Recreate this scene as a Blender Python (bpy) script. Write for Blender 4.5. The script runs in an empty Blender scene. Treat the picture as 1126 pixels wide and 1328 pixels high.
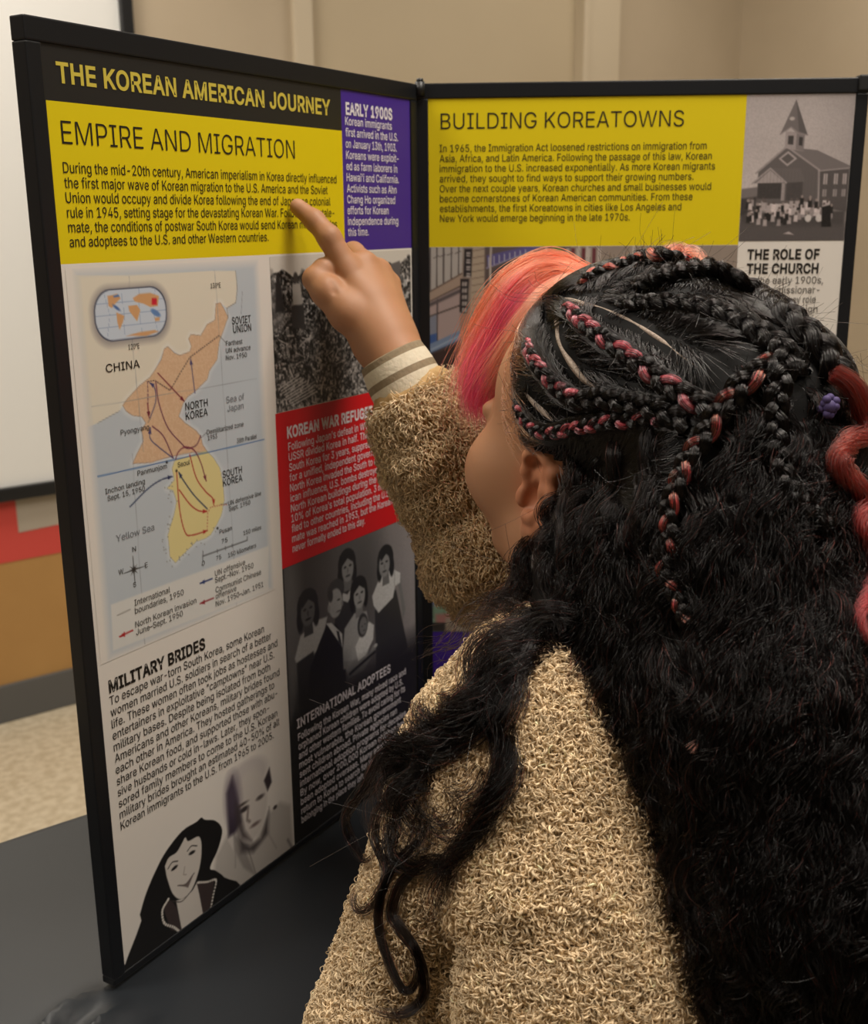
import bpy, bmesh, math, random
import numpy as np
from mathutils import Vector, Matrix, Quaternion

sc = bpy.context.scene
COL = sc.collection
rng = np.random.default_rng(7)
random.seed(7)

# ------------------------------------------------------------------ camera, exposure, light
EYE = 1.30                                   # camera height above the floor
FPX = 1445.0                                 # focal length in pixels of the 1126 x 1328 frame
ROT = np.array([[0.99996366, -0.00852499, 0.0],
                [-0.00216138, -0.2535253, 0.96732634],
                [-0.00824645, -0.96729119, -0.25353451]])
cam_data = bpy.data.cameras.new('camera')
cam_data.sensor_fit = 'HORIZONTAL'
cam_data.sensor_width = 36.0
cam_data.lens = 36.0 * FPX / 1126.0
cam_data.clip_start = 0.02
cam_data.dof.use_dof = True
cam_data.dof.focus_distance = 0.70
cam_data.dof.aperture_fstop = 15.0
cam = bpy.data.objects.new('camera', cam_data)
COL.objects.link(cam)
M = Matrix.Identity(4)
for r in range(3):
    M[r][0] = ROT[r][0]; M[r][1] = -ROT[r][1]; M[r][2] = -ROT[r][2]
M[2][3] = EYE
cam.matrix_world = M
sc.camera = cam

sc.view_settings.view_transform = 'Standard'
sc.view_settings.look = 'None'
sc.view_settings.gamma = 1.0
sc.view_settings.use_curve_mapping = False
sc.view_settings.exposure = 0.35
sc.cycles.max_bounces = 6
sc.cycles.diffuse_bounces = 3
sc.cycles.use_denoising = True
sc.cycles.sample_clamp_indirect = 4.0

wd = bpy.data.worlds.new('world'); sc.world = wd
wd.use_nodes = True
wd.node_tree.nodes['Background'].inputs[0].default_value = (0.9, 0.8, 0.7, 1)
wd.node_tree.nodes['Background'].inputs[1].default_value = 0.0

# room frame: t runs along the back wall, s comes out of it into the room
B0 = np.array([-1.10, 2.83]); DT = np.array([0.788, 0.616]); DT = DT / np.linalg.norm(DT); DS = np.array([DT[1], -DT[0]])
def room(t, s, z):
    p = B0 + DT * t + DS * s
    return (float(p[0]), float(p[1]), float(z))
T0, T1, S1, CEIL = -3.6, 2.92, 5.6, 2.70
ROOMROT = math.atan2(DT[1], DT[0])

def area_lamp(name, loc, sx, sy, power, color):
    l = bpy.data.lights.new(name, 'AREA'); l.shape = 'RECTANGLE'; l.size = sx; l.size_y = sy
    l.energy = power; l.color = color
    o = bpy.data.objects.new(name, l); COL.objects.link(o); o.location = loc
    o.rotation_euler = (0, 0, ROOMROT)
    return o
WARM = (1.0, 0.92, 0.81)
LAMPS = [(0.46, 0.74, 0.6, 0.6, 21.0),
         (0.95, -0.45, 0.6, 0.6, 11.0),
         (-1.30, 0.45, 0.6, 0.6, 19.0),
         (*room(-0.3, 0.75, 0)[:2], 1.2, 0.6, 15.0),
         (*room(2.0, 0.9, 0)[:2], 1.2, 0.6, 7.0)]
for x, y, sx, sy, p in LAMPS:
    area_lamp('ceiling_lamp', (x, y, CEIL - 0.03), sx * 0.95, sy * 0.95, p, WARM)

# ------------------------------------------------------------------ helpers
def lin(c):
    c = np.asarray(c, float)
    return np.where(c <= 0.04045, c / 12.92, ((c + 0.055) / 1.055) ** 2.4)
def rgb(r, g, b):
    return tuple(float(v) for v in lin(np.array([r, g, b]) / 255.0)) + (1.0,)

def material(name, color, rough=0.6, metal=0.0, spec=0.5):
    m = bpy.data.materials.new(name); m.use_nodes = True
    p = m.node_tree.nodes['Principled BSDF']
    p.inputs['Base Color'].default_value = color
    p.inputs['Roughness'].default_value = rough
    p.inputs['Metallic'].default_value = metal
    p.inputs['Specular IOR Level'].default_value = spec
    return m
def noise_material(name, c1, c2, scale, rough=0.6, bump=0.0, detail=4.0, spec=0.5, coords='Object', lo=0.35, hi=0.65, bscale=None):
    m = material(name, c1, rough, 0, spec); nt = m.node_tree; p = nt.nodes['Principled BSDF']
    tc = nt.nodes.new('ShaderNodeTexCoord'); n = nt.nodes.new('ShaderNodeTexNoise')
    n.inputs['Scale'].default_value = scale; n.inputs['Detail'].default_value = detail
    nt.links.new(tc.outputs[coords], n.inputs['Vector'])
    r = nt.nodes.new('ShaderNodeValToRGB')
    r.color_ramp.elements[0].position = lo; r.color_ramp.elements[0].color = c1
    r.color_ramp.elements[1].position = hi; r.color_ramp.elements[1].color = c2
    nt.links.new(n.outputs['Fac'], r.inputs['Fac']); nt.links.new(r.outputs['Color'], p.inputs['Base Color'])
    if bump:
        b = nt.nodes.new('ShaderNodeBump'); b.inputs['Strength'].default_value = bump
        b.inputs['Distance'].default_value = 0.002
        src = n
        if bscale:
            src = nt.nodes.new('ShaderNodeTexNoise'); src.inputs['Scale'].default_value = bscale
            nt.links.new(tc.outputs[coords], src.inputs['Vector'])
        nt.links.new(src.outputs['Fac'], b.inputs['Height']); nt.links.new(b.outputs['Normal'], p.inputs['Normal'])
    return m
def attr_material(name, attr='Col', rough=0.5, spec=0.5):
    m = material(name, (1, 1, 1, 1), rough, 0, spec); nt = m.node_tree
    a = nt.nodes.new('ShaderNodeAttribute'); a.attribute_name = attr
    nt.links.new(a.outputs['Color'], nt.nodes['Principled BSDF'].inputs['Base Color'])
    return m

def link(name, me, parent=None, mw=None):
    o = bpy.data.objects.new(name, me); COL.objects.link(o)
    if parent is not None: o.parent = parent
    if mw is not None: o.matrix_basis = mw
    return o
def mesh_np(name, v, f, mat=None, smooth=False):
    me = bpy.data.meshes.new(name)
    v = np.asarray(v, np.float32)
    me.vertices.add(len(v)); me.vertices.foreach_set('co', v.ravel())
    f = np.asarray(f, np.int32)
    k = f.shape[1]
    me.loops.add(f.size); me.loops.foreach_set('vertex_index', f.ravel())
    me.polygons.add(len(f)); me.polygons.foreach_set('loop_start', np.arange(0, f.size, k, dtype=np.int32))
    me.update(calc_edges=True)
    if smooth: me.polygons.foreach_set('use_smooth', np.ones(len(f), bool))
    if mat: me.materials.append(mat)
    return me
def box_bm(bm, x0, x1, y0, y1, z0, z1, fn=None, bevel=0.0, mi=0):
    r = bmesh.ops.create_cube(bm, size=1.0)
    vs = r['verts']
    for v in vs:
        v.co = Vector((x0 + (v.co.x + .5) * (x1 - x0), y0 + (v.co.y + .5) * (y1 - y0), z0 + (v.co.z + .5) * (z1 - z0)))
    fs = set(f for v in vs for f in v.link_faces)
    for f in fs: f.material_index = mi
    if bevel:
        es = list(set(e for v in vs for e in v.link_edges))
        rb = bmesh.ops.bevel(bm, geom=es, offset=bevel, segments=2, profile=0.6, affect='EDGES')
        vs = list(set(vs_ for f in rb['faces'] for vs_ in f.verts) | set(v for v in vs if v.is_valid))
    if fn:
        for v in vs:
            if v.is_valid: v.co = Vector(fn(*v.co))
    return vs
def bm_mesh(name, bm, mats, smooth=False):
    bmesh.ops.recalc_face_normals(bm, faces=bm.faces)
    me = bpy.data.meshes.new(name); bm.to_mesh(me); bm.free()
    for m in (mats if isinstance(mats, (list, tuple)) else [mats]): me.materials.append(m)
    if smooth: me.polygons.foreach_set('use_smooth', np.ones(len(me.polygons), bool))
    return me
def tag(o, label=None, cat=None, group=None, kind=None):
    if label: o['label'] = label
    if cat: o['category'] = cat
    if group: o['group'] = group
    if kind: o['kind'] = kind
    return o
def empty(name, loc, rz=0.0):
    o = bpy.data.objects.new(name, None); COL.objects.link(o); o.location = loc; o.rotation_euler = (0, 0, rz)
    o.empty_display_size = 0.1
    return o
def bx(name, t0, t1, s0, s1, z0, z1, mat, bevel=0.0, parent=None, base=None):
    """a box laid out in the room frame, its origin at its own base"""
    bm = bmesh.new(); ct, cs = (t0 + t1) / 2, (s0 + s1) / 2
    box_bm(bm, t0 - ct, t1 - ct, -(s1 - cs), -(s0 - cs), 0, z1 - z0, None, bevel)
    me = bm_mesh(name, bm, mat)
    o = link(name, me)
    o.location = room(ct, cs, z0); o.rotation_euler = (0, 0, ROOMROT)
    if parent is not None:
        bpy.context.view_layer.update()
        mw = o.matrix_world.copy(); o.parent = parent; o.matrix_basis = parent.matrix_world.inverted() @ mw
    return o

# ------------------------------------------------------------------ the room
m_wall = noise_material('wall_paint', rgb(186, 170, 146), rgb(192, 176, 152), 3.0, 0.75, bump=0.08, bscale=160)
m_tan = noise_material('tan_wall', rgb(176, 134, 78), rgb(184, 142, 84), 4.0, 0.7)
m_floor = noise_material('vinyl_floor', rgb(186, 172, 146), rgb(208, 196, 172), 48.0, 0.45, detail=6, lo=0.38, hi=0.62)
m_base = material('grey_vinyl', rgb(92, 92, 92), 0.55)
m_trim = material('cream_trim', rgb(206, 192, 168), 0.5)
m_door = noise_material('door_paint', rgb(194, 178, 150), rgb(198, 182, 154), 2.0, 0.55)
m_ceil = noise_material('ceiling_tile', rgb(186, 180, 168), rgb(194, 188, 176), 40.0, 0.9)

def structure(o):
    o['kind'] = 'structure'; return o
structure(bx('floor', T0 - .2, T1 + .2, -.2, S1 + .2, -0.1, 0.0, m_floor))
structure(bx('ceiling', T0 - .2, T1 + .2, -.2, S1 + .2, CEIL, CEIL + .1, m_ceil))
D0, D1, DH = 0.960, 2.037, 2.10
bm = bmesh.new()
for a in [(T0 - .2, D0, 0, CEIL), (D1, T1 + .2, 0, CEIL), (D0, D1, DH, CEIL)]:
    box_bm(bm, a[0], a[1], 0, 0.14, a[2], a[3])
wb = link('wall_back', bm_mesh('wall_back', bm, m_wall)); wb.location = room(0, 0, 0); wb.rotation_euler = (0, 0, ROOMROT); structure(wb)
structure(bx('wall_right', T1, T1 + .14, 0.0, S1, 0, CEIL, m_wall))
m_wall2 = noise_material('brown_wall_paint', rgb(112, 98, 84), rgb(118, 104, 90), 3.0, 0.8)
structure(bx('wall_left', T0 - .14, T0, 0.0, S1, 0, CEIL, m_wall2))
structure(bx('wall_front', T0 - .14, T1 + .14, S1, S1 + .14, 0, CEIL, m_wall2))
# lower tan band of the back wall, left of the door
structure(bx('trim_1', T0, 0.80, 0.0, 0.012, 0.105, 0.78, m_tan))
structure(bx('baseboard_back', T0, 0.885, 0.0, 0.022, 0.0, 0.105, m_base, 0.003))
structure(bx('baseboard_corner', 2.24, T1, 0.0, 0.018, 0.0, 0.105, m_base, 0.003))
structure(bx('baseboard_right', T1 - .018, T1, 0.02, S1, 0.0, 0.105, m_base, 0.003))
# door: casing, leaf, handle
dr = empty('door_1', room((D0 + D1) / 2, 0, 0), ROOMROT); structure(dr)
bpy.context.view_layer.update()
bx('door_panel', D0 + .004, D1 - .004, -0.055, -0.012, 0.008, DH - .004, m_door, 0.002, dr)
cs = bmesh.new()
def cas(t0, t1, s0, s1, z0, z1): box_bm(cs, t0 - (D0 + D1) / 2, t1 - (D0 + D1) / 2, -s1, -s0, z0, z1, None, 0.004)
cas(D0 - .062, D0, 0, .022, 0, DH + .06); cas(D1 + .022, D1 + .185, 0, .022, 0, DH + .06); cas(D0 - .062, D1 + .185, 0, .024, DH, DH + .07)
cas(D1 - .004, D1 + .022, -.05, .034, 0, DH)
link('door_frame', bm_mesh('door_frame', cs, m_trim), dr)
m_steel = material('brushed_steel', rgb(170, 168, 162), 0.3, 1.0)
hb = bmesh.new()
bmesh.ops.create_cone(hb, cap_ends=True, segments=24, radius1=.032, radius2=.032, depth=.012, matrix=Matrix.Translation((-.45, -.006 + .012, 1.0)) @ Matrix.Rotation(math.pi / 2, 4, 'X'))
bmesh.ops.create_uvsphere(hb, u_segments=24, v_segments=12, radius=.028, matrix=Matrix.Translation((-.45, -.05, 1.0)))
bmesh.ops.create_cone(hb, cap_ends=True, segments=16, radius1=.012, radius2=.012, depth=.05, matrix=Matrix.Translation((-.45, -.02, 1.0)) @ Matrix.Rotation(math.pi / 2, 4, 'X'))
link('door_handle', bm_mesh('door_handle', hb, m_steel, True), dr)

# ceiling fixtures over each lamp
m_fix = material('lamp_frame', rgb(225, 222, 214), 0.4)
m_dif = bpy.data.materials.new('lamp_diffuser'); m_dif.use_nodes = True
pd = m_dif.node_tree.nodes['Principled BSDF']; pd.inputs['Base Color'].default_value = (.8, .8, .8, 1)
pd.inputs['Emission Color'].default_value = (*WARM, 1); pd.inputs['Emission Strength'].default_value = 1.5
FIX_TXT = ['square ceiling light right above the girl', 'square ceiling light behind the girl, over the open floor', 'square ceiling light past the left end of the table',
           'oblong ceiling light in front of the white screen', 'oblong ceiling light in front of the door']
for (x, y, sx, sy, p), txt in zip(LAMPS, FIX_TXT):
    r = empty('ceiling_light', (x, y, CEIL - .022), ROOMROT)
    tag(r, txt, 'ceiling light', 'ceiling lights')
    b = bmesh.new()
    for a in [(-sx/2, sx/2, -sy/2, -sy/2 + .025), (-sx/2, sx/2, sy/2 - .025, sy/2), (-sx/2, -sx/2 + .025, -sy/2, sy/2), (sx/2 - .025, sx/2, -sy/2, sy/2)]:
        box_bm(b, *a, 0, .022, None, .002)
    link('lamp_frame', bm_mesh('lamp_frame', b, m_fix), r)
    b = bmesh.new(); box_bm(b, -sx/2 + .02, sx/2 - .02, -sy/2 + .02, sy/2 - .02, .008, .02)
    link('diffuser', bm_mesh('diffuser', b, m_dif), r)

# white screen with a black rim on the back wall
m_white = material('screen_white', rgb(236, 236, 234), 0.45)
m_rim = material('black_rim', rgb(26, 27, 29), 0.4)
SX0, SX1, SZ0, SZ1 = -2.1, 0.411, 0.608, 2.05
scr = empty('projection_screen', room((SX0 + SX1) / 2, 0.0, SZ0), ROOMROT)
tag(scr, 'large white screen with black rim on the wall behind the display board', 'screen')
bpy.context.view_layer.update()
bx('screen_surface', SX0 + .03, SX1 - .03, 0.0126, 0.030, SZ0 + .02, SZ1 - .02, m_white, 0, scr)
b = bmesh.new(); c = (SX0 + SX1) / 2; h = SZ1 - SZ0
for a in [(SX0 - c, SX1 - c, 0, .036), (SX0 - c, SX1 - c, h - .034, h), (SX0 - c, SX0 - c + .034, .0, h), (SX1 - c - .034, SX1 - c, 0, h)]:
    box_bm(b, a[0], a[1], -.044, -.0125, a[2], a[3], None, .004)
link('screen_rim', bm_mesh('screen_rim', b, m_rim), scr)
# papers under the screen
m_red = material('red_paper', rgb(206, 74, 66), 0.7); m_gp = material('grey_paper', rgb(176, 166, 152), 0.7)
def paper(name, pts, mat, d, label):
    b = bmesh.new(); z0 = min(p[1] for p in pts); c = sum(p[0] for p in pts) / len(pts)
    f = b.faces.new([b.verts.new((p[0] - c, -d, p[1] - z0)) for p in pts])
    r = bmesh.ops.extrude_face_region(b, geom=[f])
    for v in r['geom']:
        if isinstance(v, bmesh.types.BMVert): v.co.y -= .0012
    o = link(name, bm_mesh(name, b, mat)); o.location = room(c, 0, z0); o.rotation_euler = (0, 0, ROOMROT)
    return tag(o, label, 'paper')
paper('red_paper', [(-.06, .44), (.34, .44), (.34, .607), (-.06, .607)], m_red, .0125, 'red sheet of paper taped to the tan wall under the screen')
paper('grey_paper', [(.0, .515), (.27, .525), (.27, .606), (.0, .606)], m_gp, .0142, 'small pale grey paper stuck over the red sheet')

# ------------------------------------------------------------------ table with a black cloth
TZ = EYE - 0.56
TA = np.array([-0.4086, 0.9303])            # a point of the far table edge
def tab(a, b):                               # a along the far edge, b towards the visitor
    p = TA + DT * a + DS * b
    return float(p[0]), float(p[1])
TL0, TL1, TDW = -0.55, 1.28, 0.50
m_cloth = noise_material('black_satin', rgb(26, 30, 35), rgb(30, 34, 39), 9.0, 0.42, spec=0.5)
m_leg = material('grey_steel', rgb(96, 98, 100), 0.4, 0.8)
m_lam = material('table_laminate', rgb(120, 112, 100), 0.5)
cx, cy = tab((TL0 + TL1) / 2, TDW / 2)
table = empty('folding_table', (cx, cy, 0), ROOMROT)
tag(table, 'folding table hidden under the black cloth, carrying the display board', 'table')
L2, W2 = (TL1 - TL0) / 2, TDW / 2
b = bmesh.new(); box_bm(b, -L2 + .01, L2 - .01, -W2 + .01, W2 - .01, TZ - .035, TZ - .004, None, .006)
link('tabletop', bm_mesh('tabletop', b, m_lam), table)
for sx in (-1, 1):
    for sy in (-1, 1):
        b = bmesh.new()
        bmesh.ops.create_cone(b, cap_ends=True, segments=16, radius1=.014, radius2=.014, depth=TZ - .037, matrix=Matrix.Translation((sx * (L2 - .18), sy * (W2 - .08), (TZ - .037) / 2)))
        link('leg', bm_mesh('leg', b, m_leg, True), table)
# the cloth: a grid over the top that falls down every side
NU, NV, DROP = 420, 220, 0.52
ua = np.linspace(-L2 - DROP, L2 + DROP, NU); va = np.linspace(-W2 - DROP, W2 + DROP, NV)
U, V = np.meshgrid(ua, va, indexing='ij')
cu_, cv_ = np.clip(U, -L2, L2), np.clip(V, -W2, W2)
ou, ov = U - cu_, V - cv_
ex = np.maximum(np.abs(ou), np.abs(ov))
fl = 0.03 * np.sin(U * 26) * (np.abs(ov) > 0) + 0.03 * np.sin(V * 29) * (np.abs(ou) > 0)
X = cu_ + np.sign(ou) * (.004 + .10 * np.abs(ou)) + np.where(np.abs(ou) > 0, 1, 0) * fl * np.clip(np.abs(ou) / .2, 0, 1) * np.sign(ou)
Y = cv_ + np.sign(ov) * (.004 + .10 * np.abs(ov)) + np.where(np.abs(ov) > 0, 1, 0) * fl * np.clip(np.abs(ov) / .2, 0, 1) * np.sign(ov)
Z = TZ - ex * 0.99
# wrinkles gathered near the foot of the board
fx, fy = -0.2438, 0.7221
loc = np.linalg.inv(np.array([[DT[0], -DS[0]], [DT[1], -DS[1]]])) @ (np.array([fx, fy]) - np.array([cx, cy]))
def ridge(a0, a1, wid, amp):
    """a soft pleat between two points of the table frame"""
    a0, a1 = np.array(a0), np.array(a1); d = a1 - a0; l = np.linalg.norm(d); d = d / l
    q0 = (X - a0[0]) * d[0] + (Y - a0[1]) * d[1]
    bend = .012 * np.sin(q0 * 30)
    q1 = -(X - a0[0]) * d[1] + (Y - a0[1]) * d[0] + bend
    w = np.clip(q0 / .03, 0, 1) * np.clip((l - q0) / .05, 0, 1)
    return amp * np.exp(-(q1 / wid) ** 2) * w
def tabloc(px_x, px_y):
    return np.linalg.inv(np.array([[DT[0], -DS[0]], [DT[1], -DS[1]]])) @ (np.array([px_x, px_y]) - np.array([cx, cy]))
f0 = tabloc(fx, fy)
for (dx0, dy0, dx1, dy1, w_, a_) in [(-.010, .004, -.040, -.100, .006, .013), (.012, -.012, .004, -.12, .006, .012), (.04, -.03, .05, -.12, .006, .009)]:
    Z = Z + ridge(tabloc(fx + dx0, fy + dy0), tabloc(fx + dx1, fy + dy1), w_, a_) * (ex <= 0)
Z = Z + .0006 * (np.sin(U * 21 + 3 * np.sin(V * 9)) - 1) * (ex <= 0)
vv = np.stack([X, Y, Z], -1).reshape(-1, 3)
ii = np.arange(NU * NV).reshape(NU, NV)
ff = np.stack([ii[:-1, :-1], ii[1:, :-1], ii[1:, 1:], ii[:-1, 1:]], -1).reshape(-1, 4)
cl = link('tablecloth', mesh_np('tablecloth', vv, ff, m_cloth, True)); cl.location = (cx, cy, 0); cl.rotation_euler = (0, 0, ROOMROT)
md = cl.modifiers.new('thick', 'SOLIDIFY'); md.thickness = .0012; md.offset = -1
tag(cl, 'black satin tablecloth, creased at the foot of the display board', 'tablecloth')
# ------------------------------------------------------------------ display board
HX, HY, HTOP = -0.0109, 1.1000, EYE + 0.1227           # the hinge line
LD = np.array([0.52471, 0.85128]); LEFT_W, PH = 0.4547, 0.6760
RD = np.array([0.99892, -0.04643])
board = empty('display_board', (HX, HY, TZ))
tag(board, 'black-framed folding exhibition board with yellow, purple and red printed panels standing on the table', 'display board')
def panel_matrix(org, d):
    m = Matrix.Identity(4)
    m[0][0], m[1][0] = d[0], d[1]
    m[0][1], m[1][1] = -d[1], d[0]
    m[0][3], m[1][3], m[2][3] = org
    return m
WL = panel_matrix((HX - LD[0] * LEFT_W, HY - LD[1] * LEFT_W, EYE + 0.1076 * 1.1), LD)
WR = panel_matrix((HX + 0.0038, HY - 0.0001, HTOP), RD)
BI = Matrix.Translation(Vector((-HX, -HY, -TZ)))
m_frame = material('black_aluminium', rgb(20, 22, 26), 0.38, 0.0, 0.5)
m_plastic = material('black_plastic', rgb(30, 30, 31), 0.45)
def frame(name, u0, u1, v0, v1, w, dep, parent, mw, top=None):
    b = bmesh.new(); top = top or w
    for a in [(u0, u1, v0, v0 + top), (u0, u1, v1 - .006, v1), (u0, u0 + w, v0 + top, v1 - .006), (u1 - w, u1, v0 + top, v1 - .006)]:
        box_bm(b, a[0], a[1], 0, dep, -a[3], -a[2], None, .0012)
    return link(name, bm_mesh(name, b, m_frame), parent, mw)
P_L = BI @ WL; P_R = BI @ WR
frame('panel_frame', .0107, .4525, -.0035, PH, .0118, .013, board, P_L, .0145)
frame('panel_frame', -.0065, .4085, 0, PH, .0113, .013, board, P_R, .0135)
def backing(u0, u1, v0, v1, parent, mw):
    b = bmesh.new(); box_bm(b, u0, u1, .004, .0115, -v1, -v0)
    return link('backing_board', bm_mesh('backing_board', b, m_plastic), parent, mw)
backing(.02, .444, .008, PH - .003, board, P_L); backing(.002, .398, .01, PH - .005, board, P_R)
# hinge barrels and the corner fittings
for zz in (HTOP - .005, TZ + .35, TZ + .05):
    b = bmesh.new()
    bmesh.ops.create_cone(b, cap_ends=True, segments=20, radius1=.0045, radius2=.0045, depth=.012, matrix=Matrix.Translation((.0012, -.001, zz - TZ)))
    bmesh.ops.create_cone(b, cap_ends=True, segments=20, radius1=.0035, radius2=.003, depth=.003, matrix=Matrix.Translation((.0012, -.001, zz - TZ + .0075)))
    link('hinge', bm_mesh('hinge', b, m_plastic, True), board)
b = bmesh.new()
box_bm(b, .398, .4085, -.0035, .010, -.012, .002, None, .0015)
bmesh.ops.create_cone(b, cap_ends=True, segments=20, radius1=.005, radius2=.005, depth=.006, matrix=Matrix.Translation((.409, .002, -.004)))
link('corner_fitting', bm_mesh('corner_fitting', b, m_plastic), board, P_R)

# --- printed sheet: one mesh, one material per colour field (millimetres, v downwards)
m_pw = material('print_white', rgb(226, 220, 213), 0.42); m_pk = material('print_black', rgb(36, 35, 34), 0.4)
m_py = material('print_yellow', rgb(222, 200, 12), 0.42); m_pp = material('print_purple', rgb(66, 38, 140), 0.42)
m_pr = material('print_red', rgb(206, 14, 24), 0.42); m_pg = material('print_grey', rgb(140, 132, 132), 0.42)
def sheet(rects, mw):
    mats = [m_pw, m_pk, m_py, m_pp, m_pr, m_pg]
    b = bmesh.new()
    for u0, u1, v0, v1, mi in rects:
        f = b.faces.new([b.verts.new((u / 1000, .0025, -v / 1000)) for u, v in ((u0, v0), (u0, v1), (u1, v1), (u1, v0))]); f.material_index = mi
    bmesh.ops.remove_doubles(b, verts=b.verts, dist=1e-6)
    fr = list(b.faces)
    r = bmesh.ops.extrude_face_region(b, geom=fr)
    for x in r['geom']:
        if isinstance(x, bmesh.types.BMVert): x.co.y -= .0012
    me = bm_mesh('printed_sheet', b, mats)
    return link('printed_sheet', me, board, mw)
shL = sheet([(22.3, 333.5, 10.8, 44.5, 1), (333.5, 440.8, 10.8, 44.5, 3), (22.3, 333.5, 44.5, 144, 2), (333.5, 440.8, 44.5, 144, 3),
             (22.3, 229.5, 144, 674, 0), (229.5, 440.8, 144, 272, 0), (229.5, 440.8, 272, 406, 4), (229.5, 440.8, 406, 674, 1)], P_L)
shR = sheet([(4.6, 298.5, 13.6, 148, 2), (298.5, 397.2, 13.6, 148, 0), (4.6, 298.5, 148, 541, 0), (298.5, 397.2, 148, 670, 0), (4.6, 298.5, 541, 670, 3)], P_R)
FRONT = .0013

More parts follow.
